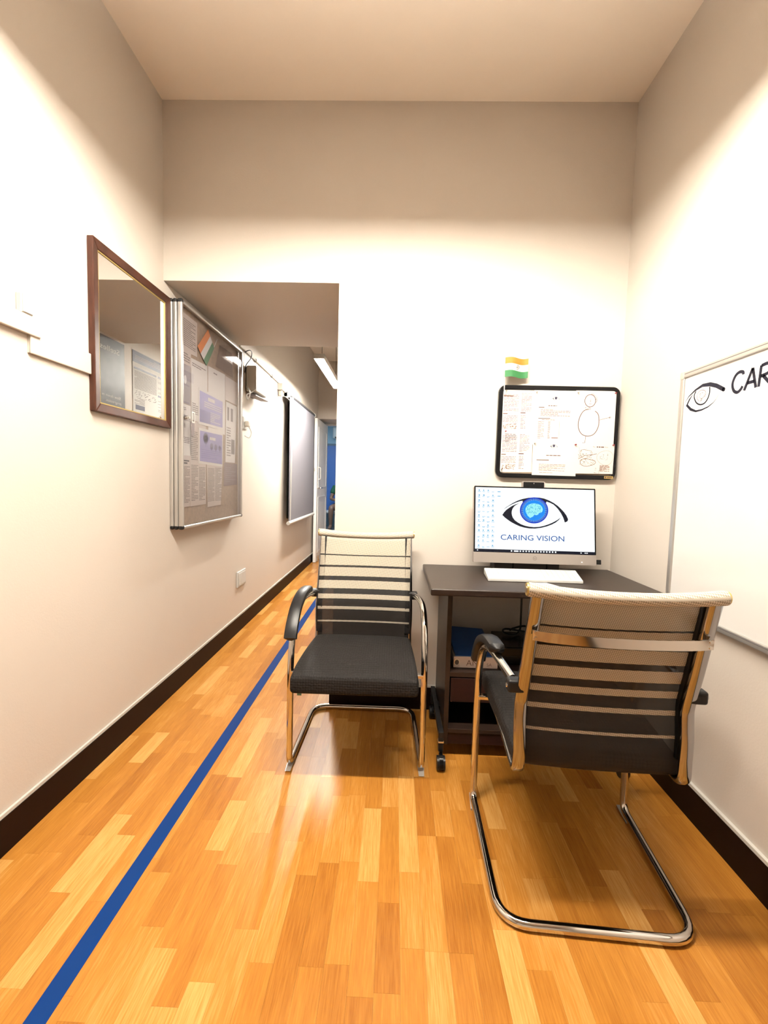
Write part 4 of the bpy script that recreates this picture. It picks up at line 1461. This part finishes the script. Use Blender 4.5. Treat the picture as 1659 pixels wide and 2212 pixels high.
lines(c, FP, -3.90, 1.4, -3.57, 1.75, 30, 0.0018, rn, 0.3)
for k in range(40):
    uu = rn.uniform(-3.55, -3.25)
    vv = 1.715 + rn.uniform(0, 0.05)
    c.stroke(FP, [(uu, vv), (uu + 0.02, vv - 0.008)], 0.003, 0.0018)
obj('print', c, m_ink_gr, p2)

# ------------------------------------------------------------------ glazed notice board on the left wall
nb = thing('notice_board', 'tall glazed aluminium notice board beside the mirror', 'notice board', (XL, 2.6, 0.86))
NU0, NU1, NV0, NV1 = 2.180, 3.040, 0.862, 1.996
obj('felt_panel', MB().box(XL + 0.004, -1.094, NU0 + 0.012, NU1 - 0.012, NV0 + 0.012, NV1 - 0.012), m_felt, nb)
layers = ((XL + 0.001, -1.1155), (-1.1125, -1.0935), (-1.090, -1.066))
for li, (xa, xb) in enumerate(layers):
    FN = FL(xb)
    pw = 0.017
    for q in ((NU0 + .01, NV0, NU1 - .01, NV0 + pw), (NU0 + .01, NV1 - pw, NU1 - .01, NV1), (NU0, NV0 + .01, NU0 + pw, NV1 - .01), (NU1 - pw, NV0 + .01, NU1, NV1 - .01)):
        obj('frame_profile', MB().box(xa, xb, q[0], q[2], q[1], q[3]), m_alu_lt, nb, bev=0.006, seg=3)
    for u in (NU0, NU1):
        for v in (NV0, NV1):
            su, sv = (1 if u == NU0 else -1), (1 if v == NV0 else -1)
            aa, bb = sorted((u - su * .002, u + su * .020)), sorted((v - sv * .002, v + sv * .020))
            obj('corner_cap', MB().box(xa - 0.0005 if li else xa, xb + 0.001, aa[0], aa[1], bb[0], bb[1]), m_blackpl, nb, bev=0.008, seg=3)
obj('glass_door', MB().box(-1.073, -1.0705, NU0 + 0.016, NU1 - 0.016, NV0 + 0.016, NV1 - 0.016), m_glass, nb)
lk = obj('lock', MB().tube([(-1.0705, 2.212, 1.425), (-1.052, 2.212, 1.425)], 0.010, 14), m_chrome, nb, True)
ky = thing('lock_key', 'key hanging in the lock of the glazed notice board', 'key', (-1.05, 2.212, 1.425))
obj('key_blade', MB().box(-1.0515, -1.044, 2.208, 2.216, 1.42, 1.43), m_alu, ky)
mb = MB()
FK = FL(-1.046)
ring(FK, rrect(2.235, 1.405, 2.272, 1.462, 0.008), rrect(2.242, 1.412, 2.265, 1.455, 0.006), -0.001, 0.001, mb)
obj('key_ring', mb, m_alu, ky)
obj('key_tag', MB().prism(FK, rrect(2.238, 1.335, 2.262, 1.404, 0.004), -0.002, 0.002), m_greyprint, ky)

FN = FL(-1.0935)
GP = 'papers behind the glass of the notice board'


def npage(label, quad, blocks, h, m=m_paper, ink=m_ink_gr, name='printed_page', cat='paper'):
    t = sheet(name, label, FN, quad, h=h, group=GP, m=m, cat=cat)
    a = MB()
    for (x0, y0, x1, y1, n) in blocks:
        (ul, vt), (ur, _), _, (_, vb) = quad
        U0, U1 = ul + (ur - ul) * x0, ul + (ur - ul) * x1
        V1, V0 = vt - (vt - vb) * y0, vt - (vt - vb) * y1
        if n == 0:
            a.rect(FN, U0, V0, U1, V1, h + 0.0010)
        else:
            lines(a, FN, U0, V0, U1, V1, n, h + 0.0010, rn, 0.45)
    if a.v:
        obj('print', a, ink, t)
    return t


npage('typed letter at the top left of the glazed notice board', [(2.165 + .04, 1.955), (2.403, 1.955), (2.403, 1.775), (2.205, 1.765)], [(.08, .12, .9, .85, 14)], 0.0006, m_paper_w)
npage('pale memo just under the typed letter on the glazed board', [(2.2, 1.77), (2.33, 1.775), (2.33, 1.70), (2.2, 1.70)], [(.1, .1, .9, .8, 4)], 0.0012, m_paper_w)
t = npage('grey photo sheet with a pale oval on the glazed board', [(2.2, 1.70), (2.322, 1.704), (2.319, 1.504), (2.2, 1.506)], [], 0.002, m_greyprint)
obj('oval_print', disc(MB(), FN, 2.262, 1.625, 0.014, 0.0028, 0.0032, 16, 0.022), m_paper, t)
npage('white leaflet behind the lock of the glazed board', [(2.2, 1.50), (2.322, 1.50), (2.322, 1.24), (2.2, 1.235)], [(.1, .05, .6, .12, 2), (.1, .2, .9, .32, 4), (.1, .62, .9, .75, 4)], 0.002)
t = npage('newspaper page at the bottom left of the glazed board', [(2.2, 1.238), (2.312, 1.24), (2.309, 0.973), (2.2, 0.97)], [(.1, .2, .95, .92, 26)], 0.0026, m_paper_w)
obj('headline', MB().rect(FN, 2.21, 1.208, 2.30, 1.215, 0.0038).rect(FN, 2.21, 1.196, 2.28, 1.203, 0.0038), m_ink, t)
npage('newspaper page in the bottom middle of the glazed board', [(2.316, 1.42), (2.508, 1.44), (2.507, 0.975), (2.314, 0.971)], [(.05, .5, .47, .94, 24), (.53, .52, .95, .94, 22), (.05, .1, .45, .45, 16)], 0.0020, m_paper_w)
npage('newspaper clipping curling at the bottom centre of the glazed board', [(2.516, 1.215), (2.748, 1.225), (2.719, 0.960), (2.527, 0.955)], [(.06, .12, .46, .88, 26), (.5, .1, .92, .88, 26)], 0.0032, m_paper_w)
npage('tall white sheet in the upper middle of the glazed board', [(2.330, 1.752), (2.53, 1.762), (2.53, 1.43), (2.330, 1.43)], [(.05, .05, .9, .12, 2), (.05, .7, .5, .9, 6)], 0.0016)
npage('white sheet right of centre near the top of the glazed board', [(2.54, 1.765), (2.79, 1.775), (2.79, 1.40), (2.54, 1.40)], [(.3, .04, .5, .08, 1)], 0.0014)
npage('translucent-looking pale sheet at the upper right of the glazed board', [(2.795, 1.77), (3.005, 1.77), (3.0, 1.62), (2.795, 1.62)], [], 0.0012, m_paper_w)
for lab, q, hh, mm in (('purple poster with white lettering in the middle of the glazed board', [(2.412, 1.618), (2.756, 1.612), (2.750, 1.425), (2.406, 1.419)], 0.0040, m_purple_lt),
                       ('purple leaflet with dark tree pictures under the purple poster', [(2.414, 1.400), (2.750, 1.405), (2.744, 1.198), (2.409, 1.204)], 0.0040, m_purple_lt)):
    t = sheet('colour_leaflet', lab, FN, q, h=hh, group=GP, m=m_paper, cat='leaflet')
    (ul, vt), (ur, vtr), (_, vbr), (_, vb) = q
    i_ = [(ul + .012, vt - .014), (ur - .012, vtr - .014), (ur - .014, vbr + .014), (ul + .010, vb + .014)]
    obj('colour_print', MB().poly(FN, [i_[3], i_[2], i_[1], i_[0]], hh + 0.0010), mm, t)
    a, b = MB(), MB()
    if 'lettering' in lab:
        b.rect(FN, ul + .014, vb + .018, ul + .15, vb + .085, hh + 0.0014)
        lines(a, FN, ul + .12, vt - .055, ur - .07, vt - .030, 1, hh + .0016, rn, .8)
        lines(a, FN, ul + .07, vt - .095, ur - .03, vt - .060, 3, hh + .0016, rn, .4)
        lines(a, FN, ul + .15, vb + .03, ur - .05, vb + .09, 6, hh + .0016, rn, .35)
    else:
        for uu, vv, r in ((.085, -.050, .032), (.165, -.09, .020), (.225, -.092, .020), (.285, -.092, .018)):
            for k in range(9):
                an = k * 2 * math.pi / 9
                disc(b, FN, ul + uu + r * .6 * math.cos(an), vt + vv + r * .6 * math.sin(an), r * .45, hh + .0012, hh + .0015, 8)
            b.rect(FN, ul + uu - .003, vt + vv - r * 1.5, ul + uu + .003, vt + vv, hh + .0014)
        lines(a, FN, ul + .14, vt - .055, ul + .22, vt - .035, 1, hh + .0016, rn, .8)
        lines(b, FN, ul + .03, vb + .03, ur - .03, vb + .085, 5, hh + .0014, rn, .3)
    obj('lettering', a, m_paper, t)
    obj('dark_print', b, m_purple, t)
t = npage('white sheet with small dark photos at the right of the glazed board', [(2.806, 1.612), (2.998, 1.610), (2.960, 1.23), (2.794, 1.228)], [(.1, .08, .25, .3, 0), (.4, .08, .6, .3, 0), (.45, .6, .75, .85, 0), (.05, .4, .4, .9, 12)], 0.0024)
npage('mauve notice at the lower right of the glazed board', [(2.775, 1.223), (3.003, 1.224), (3.003, 1.083), (2.772, 1.076)], [(.1, .15, .9, .85, 8)], 0.0018, m_mauve, m_greyprint)
# paper flag in the board
fg = thing('paper_flag', 'small orange, white and green paper flag tilted inside the glazed board', 'flag', (-1.09, 2.5, 1.75), group=GP)
for nm, q, m in (('orange_band', [(2.528, 1.965), (2.397, 1.832), (2.432, 1.803), (2.556, 1.935)], m_orange), ('white_band', [(2.556, 1.935), (2.432, 1.803), (2.470, 1.780), (2.585, 1.91)], m_clothw),
                 ('green_band', [(2.585, 1.91), (2.470, 1.780), (2.509, 1.757), (2.612, 1.886)], m_green)):
    obj(nm, MB().prism(FN, q, 0.0066, 0.0072), m, fg)
obj('stick', MB().tube([FN.p(2.505, 1.755, 0.0052), FN.p(2.66, 1.95, 0.0052)], 0.0016, 6), m_white, fg)
tag(obj('plastic_sleeve', MB().prism(FN, [(2.64, 1.79), (2.92, 1.785), (2.90, 1.935), (2.70, 1.93)], 0.003, 0.0036), m_glass),
    'clear plastic sleeve at the top right inside the glazed board', 'plastic sleeve')

# ------------------------------------------------------------------ fittings on the left wall


def box_thing(name, label, cat, m, *b, bev=0.002, group=None):
    mb = MB()
    for q in b:
        mb.box(*q)
    return tag(obj(name, mb, m, bev=bev), label, cat, group)


t = thing('cable_trunking', 'white plastic cable trunking running into the mirror on the left wall', 'trunking', (XL, 1.5, 1.49))
obj('base_strip', MB().box(XL, XL + 0.006, 1.343, 1.61, 1.495, 1.565), m_wall, t)
obj('cover_strip', MB().box(XL + 0.006, XL + 0.013, 1.343, 1.61, 1.493, 1.567), m_wall, t, bev=0.003)
t = thing('cable_trunking', 'white plastic cable trunking ending short of the mirror at the left edge', 'trunking', (XL, 1.0, 1.545))
obj('base_strip', MB().box(XL, XL + 0.010, 0.2, 1.372, 1.549, 1.60), m_wall, t)
obj('cover_strip', MB().box(XL + 0.010, XL + 0.020, 0.2, 1.375, 1.546, 1.602), m_wall, t, bev=0.003)
t = thing('junction_box', 'small white junction box between the two cable trunkings', 'junction box', (XL, 1.34, 1.6))
obj('box', MB().box(XL, XL + 0.018, 1.305, 1.347, 1.6022, 1.66), m_wall, t, bev=0.003)
obj('lid', MB().box(XL + 0.018, XL + 0.022, 1.308, 1.344, 1.605, 1.657), m_white, t, bev=0.002)

sw = thing('wall_socket', 'square white switch socket low on the left wall near the skirting', 'socket', (XL, 3.2, 0.33))
obj('plate', MB().box(XL, XL + 0.012, 3.115, 3.288, 0.332, 0.447), m_white, sw, bev=0.004)
obj('rocker', MB().box(XL + 0.012, XL + 0.017, 3.13, 3.165, 0.345, 0.434), m_white, sw, bev=0.002)
obj('blank_cover', MB().box(XL + 0.012, XL + 0.015, 3.175, 3.275, 0.345, 0.434), m_white, sw, bev=0.002)

spk = thing('wall_speaker', 'white box speaker on a bracket next to the notice board', 'speaker', (XL, 3.4, 1.75))
ca = obj('cabinet', MB().box(-1.128, -1.052, 3.28, 3.55, 1.772, 1.962), m_offwhite, spk, bev=0.012, seg=3)
FSK = FL(-1.052)
mb = MB()
ring(FSK, [(3.44 + 0.034 * math.cos(a * math.pi / 12), 1.865 + 0.034 * math.sin(a * math.pi / 12)) for a in range(24)],
     [(3.44 + 0.026 * math.cos(a * math.pi / 12), 1.865 + 0.026 * math.sin(a * math.pi / 12)) for a in range(24)], 0.0, 0.002, mb)
obj('round_badge', mb, m_gold, ca)
obj('bracket', MB().hexa([(-1.134, 3.30, 1.745), (-1.06, 3.30, 1.742), (-1.035, 3.55, 1.742), (-1.10, 3.55, 1.745), (-1.134, 3.30, 1.772), (-1.06, 3.30, 1.752), (-1.035, 3.55, 1.752), (-1.10, 3.55, 1.772)]), m_greyprint, spk, bev=0.003)
tag(obj('speaker_cable', MB().tube(smoothpath([(-1.128, 3.25, 2.045), (-1.10, 3.27, 2.065), (-1.095, 3.31, 2.06), (-1.105, 3.32, 2.02), (-1.122, 3.27, 1.96), (-1.126, 3.25, 1.90)], 6), 0.0035, 7), m_blackpl, None, True),
    'dark cable curling from the conduit down to the speaker', 'cable')
tag(obj('speaker_cable', MB().tube(smoothpath([(-1.12, 3.27, 1.80), (-1.09, 3.22, 1.78), (-1.07, 3.20, 1.74), (-1.09, 3.22, 1.70), (-1.11, 3.25, 1.74), (-1.07, 3.26, 1.765), (-1.05, 3.27, 1.79)], 6), 0.0045, 7), m_white, None, True),
    'pale cable looped under the speaker', 'cable')
cdt = thing('wall_conduit', 'thin pale conduit sloping along the corridor wall above the speaker', 'conduit', (XL, 3.8, 2.03))
obj('pipe', MB().tube([(XL + 0.008, 3.15, 2.062), (XL + 0.008, 4.30, 2.030)], 0.007, 8), m_offwhite, cdt, True)
for yy in (3.5, 3.95):
    zz = 2.062 - (yy - 3.15) * 0.0278
    obj('clip', MB().box(XL, XL + 0.018, yy - 0.006, yy + 0.006, zz - 0.012, zz + 0.012), m_offwhite, cdt)
jb = thing('switch_box', 'small cream switch box on the corridor wall before the roller blind', 'switch box', (XL, 4.33, 1.95))
obj('box', MB().box(XL, XL + 0.05, 4.17, 4.31, 1.965, 2.03), m_offwhite, jb, bev=0.004)
obj('plug', MB().box(XL + 0.005, XL + 0.04, 4.18, 4.22, 1.91, 1.963), m_offwhite, jb, bev=0.006)
pl = thing('plug_socket', 'small white plug with a looped lead on the wall below the speaker', 'plug', (XL, 3.27, 1.5))
obj('plate', MB().box(XL, XL + 0.010, 3.23, 3.31, 1.49, 1.58), m_white, pl, bev=0.003)
obj('plug', MB().box(XL + 0.010, XL + 0.042, 3.245, 3.285, 1.51, 1.55), m_offwhite, pl, bev=0.006)
obj('lead', MB().tube(smoothpath([(XL + 0.035, 3.265, 1.51), (XL + 0.05, 3.28, 1.47), (XL + 0.04, 3.27, 1.43), (XL + 0.015, 3.24, 1.44)], 6), 0.004, 7), m_white, pl, True)

# roller blind
bl = thing('roller_blind', 'grey roller blind with a white bottom bar on the corridor wall', 'roller blind', (XL, 5.0, 0.65))
XB = -1.062
Y0, Y1 = 4.36, 5.66
obj('roller_tube', MB().tube([(XB - 0.02, Y0 - 0.01, 1.955), (XB - 0.02, Y1 + 0.03, 1.955)], 0.026, 14), m_blindtube, bl, True)
for yy in (Y0 - 0.03, Y1 + 0.03):
    obj('end_bracket', MB().tube([(XB - 0.02, yy, 1.955), (XB - 0.02, yy + 0.012, 1.955)], 0.032, 16).box(XL, XB - 0.02, yy, yy + 0.012, 1.935, 1.975), m_white, bl, True)
obj('blind_fabric', MB().box(XB - 0.0005, XB + 0.0005, Y0, Y1, 0.69, 1.955), m_blind, bl)
obj('bottom_bar', MB().tube([(XB, Y0 - 0.015, 0.69), (XB, Y1 + 0.01, 0.69)], 0.019, 12), m_white, bl, True)
for dx in (0.0, 0.02):
    obj('pull_cord', MB().tube([(XB + 0.012 + dx * .4, Y0 + 0.035 + dx, 1.94), (XB + 0.012, Y0 + 0.01 + dx, 0.72)], 0.003, 6), m_white, bl, True)
struct('window_1', MB().box(XL, XL + 0.012, Y0 + 0.20, Y0 + 0.24, 0.72, 1.93).box(XL, XL + 0.03, Y1 + 0.05, Y1 + 0.10, 0.72, 1.93).box(XL, XL + 0.004, Y0 + 0.24, Y1 + 0.05, 0.72, 1.93), mat('window_dark', (0.012, 0.016, 0.012), 0.3),
       'dark window frame edges just visible behind the roller blind', 'window')

# corridor door, open along the left wall
dr = thing('door_1', 'white door standing open along the corridor wall', 'door', (-1.09, 6.8, 0), kind='structure')
lf = obj('door_leaf', MB().box(-1.105, -1.066, 5.92, 6.80, 0.006, 1.955), m_doorp, dr, bev=0.002)
for z0, z1 in ((0.12, 0.9), (1.02, 1.85)):
    mb = MB()
    FD = FL(-1.066)
    ring(FD, [(6.02, z0), (6.70, z0), (6.70, z1), (6.02, z1)], [(6.04, z0 + .02), (6.68, z0 + .02), (6.68, z1 - .02), (6.04, z1 - .02)], 0, 0.004, mb)
    obj('panel_bead', mb, m_doorp, lf)
obj('door_handle', MB().tube(fillet([(-1.066, 6.0, 1.02), (-1.02, 6.0, 1.02), (-1.02, 6.13, 1.02)], [0, .015, 0]), 0.008, 8), m_chrome, dr, True)
obj('door_handle', MB().tube([(-1.105, 6.0, 1.02), (-1.128, 6.0, 1.02)], 0.008, 8), m_chrome, dr, True)
obj('pull_handle', MB().tube(fillet([(-1.066, 6.03, 1.14), (-1.035, 6.03, 1.14), (-1.035, 6.03, 1.30), (-1.066, 6.03, 1.30)], [0, .015, .015, 0]), 0.007, 8), m_white, dr, True)
obj('latch_bolt', MB().box(-1.1, -1.085, 5.908, 5.92, 1.25, 1.29), m_white, dr)
obj('floor_stop', MB().tube([(-1.05, 6.0, 0.003), (-1.05, 6.0, 0.09)], 0.012, 8).box(-1.066, -1.05, 5.99, 6.01, 0.06, 0.08), m_chrome, dr, True)

# ------------------------------------------------------------------ room beyond: bench, air conditioner, person
bn = thing('bench', 'pale bench under the blue panelling in the room beyond', 'bench', (-1.5, 10.5, 0))
obj('seat_board', MB().box(-2.2, -0.6, 10.36, 10.80, 0.362, 0.398), m_white, bn, bev=0.004)
for xx in (-2.15, -0.7):
    obj('bench_leg', MB().box(xx, xx + 0.04, 10.38, 10.77, 0, 0.362), m_white, bn)
ac = thing('air_conditioner', 'white air conditioner high on the far blue wall', 'air conditioner', (-1.1, YF, 2.1))
obj('casing', MB().box(-1.56, -0.75, YF - 0.2, YF, 2.15, 2.42), m_white, ac, bev=0.03, seg=3)
obj('vent_slot', MB().box(-1.5, -0.8, YF - 0.205, YF - 0.15, 2.155, 2.185), m_blackpl, ac)


def skin_body(name, verts, edges, radii, m, parent=None, sub=2, root=0):
    me = bpy.data.meshes.new(name)
    me.from_pydata(verts, edges, [])
    o = bpy.data.objects.new(name, me)
    COL.objects.link(o)
    sk_ = o.modifiers.new('skin', 'SKIN')
    for i, r in enumerate(radii):
        r = r if isinstance(r, tuple) else (r, r)
        me.skin_vertices[0].data[i].radius = r
    me.skin_vertices[0].data[root].use_root = True
    sk_.use_smooth_shade = True
    ss = o.modifiers.new('smooth', 'SUBSURF')
    ss.levels = ss.render_levels = sub
    me.materials.append(m)
    if parent:
        o.parent = parent
    return o


# seated figure facing the viewer, forearms on the lap
cx, cy = -1.26, 10.46
V, E, Rr = [], [], []


def vtx(x, y, z, r, link=None):
    V.append((cx + x, cy + y, z)); Rr.append(r)
    if link is not None:
        E.append((link, len(V) - 1))
    return len(V) - 1


pel = vtx(0, 0, 0.52, (0.15, 0.11))
sp1 = vtx(0, 0.02, 0.70, (0.14, 0.10), pel)
ch = vtx(0, 0.0, 0.90, (0.15, 0.11), sp1)
nk = vtx(0, -0.01, 1.035, 0.062, ch)
hd0 = vtx(0, -0.025, 1.095, (0.070, 0.080), nk)
hd1 = vtx(0, -0.03, 1.16, (0.098, 0.112), hd0)
hd2 = vtx(0, -0.025, 1.24, (0.100, 0.115), hd1)
hd3 = vtx(0, -0.02, 1.295, (0.065, 0.075), hd2)
limbs = {}
for s_ in (-1, 1):
    sh = vtx(s_ * 0.19, 0, 0.94, 0.062, ch)
    el = vtx(s_ * 0.27, -0.06, 0.69, 0.045, sh)
    wr = vtx(s_ * 0.10, -0.27, 0.665, 0.032, el)
    ha = vtx(s_ * 0.04, -0.33, 0.655, (0.036, 0.02), wr)
    for q in range(4):
        f1 = vtx(s_ * (0.0 - 0.0) + s_ * 0.02 - s_ * 0.018 * q, -0.375 + 0.006 * abs(q - 1.5), 0.645, 0.0095, ha)
        f2 = vtx(s_ * 0.015 - s_ * 0.018 * q, -0.41 + 0.008 * abs(q - 1.5), 0.628, 0.0085, f1)
    th = vtx(s_ * 0.065, -0.355, 0.668, 0.010, ha)
    hp_ = vtx(s_ * 0.10, -0.03, 0.50, 0.10, pel)
    kn = vtx(s_ * 0.20, -0.46, 0.515, 0.068, hp_)
    cf = vtx(s_ * 0.21, -0.45, 0.32, 0.058, kn)
    an = vtx(s_ * 0.21, -0.44, 0.085, 0.038, cf)
    to = vtx(s_ * 0.22, -0.60, 0.035, (0.045, 0.028), an)
    limbs[s_] = (sh, el, hp_, kn)
person = skin_body('person', V, E, Rr, m_skin)
tag(person, 'person in a green shirt and dark shorts seated in the room beyond the door', 'person')


def garment(name, chain, rad, m):
    vs = [V[i] if isinstance(i, int) else (cx + i[0], cy + i[1], i[2]) for i in chain[0]]
    return skin_body(name, vs, chain[1], rad, m, person)


garment('shirt', ([(0, 0, 0.50), (0, 0.02, 0.70), (0, 0, 0.90), (0, -0.005, 1.0), (-0.19, 0, 0.95), (-0.245, -0.035, 0.80), (0.19, 0, 0.95), (0.245, -0.035, 0.80)],
                  [(0, 1), (1, 2), (2, 3), (2, 4), (4, 5), (2, 6), (6, 7)]), [(.185, .15), (.18, .155), (.195, .16), .09, .085, .068, .085, .068], m_shirt)
garment('shorts', ([(0, 0, 0.52), (-0.10, -0.03, 0.50), (-0.175, -0.34, 0.515), (0.10, -0.03, 0.50), (0.175, -0.34, 0.515)], [(0, 1), (1, 2), (0, 3), (3, 4)]), [(.155, .115), .112, .088, .112, .088], m_shorts)


def ellipsoid(c, r, keep=None, nu=16, nv=10):
    mb = MB()
    idx = {}
    for j in range(nv + 1):
        for k in range(nu):
            a, b = 2 * math.pi * k / nu, math.pi * j / nv
            p = (c[0] + r[0] * math.sin(b) * math.cos(a), c[1] + r[1] * math.sin(b) * math.sin(a), c[2] + r[2] * math.cos(b))
            mb.v.append(p)
    for j in range(nv):
        for k in range(nu):
            q = (j * nu + k, (j + 1) * nu + k, (j + 1) * nu + (k + 1) % nu, j * nu + (k + 1) % nu)
            m_ = [sum(mb.v[w_][d_] for w_ in q) / 4 for d_ in range(3)]
            if keep is None or keep(m_):
                mb.f.append(q)
    return mb


HX, HY = cx, cy
obj('hair', ellipsoid((HX, HY - 0.015, 1.205), (0.094, 0.112, 0.115), lambda p: p[2] > 1.16 and (p[1] > HY - 0.075 or p[2] > 1.262)), m_hair, person, True)
for s_ in (-1, 1):
    obj('eye', ellipsoid((HX + s_ * 0.032, HY - 0.112, 1.195), (0.013, 0.008, 0.008), None, 10, 6), m_hair, person, True)
    obj('ear', ellipsoid((HX + s_ * 0.086, HY - 0.012, 1.185), (0.012, 0.022, 0.032), None, 10, 6), m_skin, person, True)
obj('nose', ellipsoid((HX, HY - 0.12, 1.165), (0.015, 0.020, 0.026), None, 10, 6), m_skin, person, True)
obj('mouth', ellipsoid((HX, HY - 0.112, 1.128), (0.024, 0.008, 0.006), None, 10, 6), mat('lips', (0.28, 0.1, 0.08), 0.5), person, True)
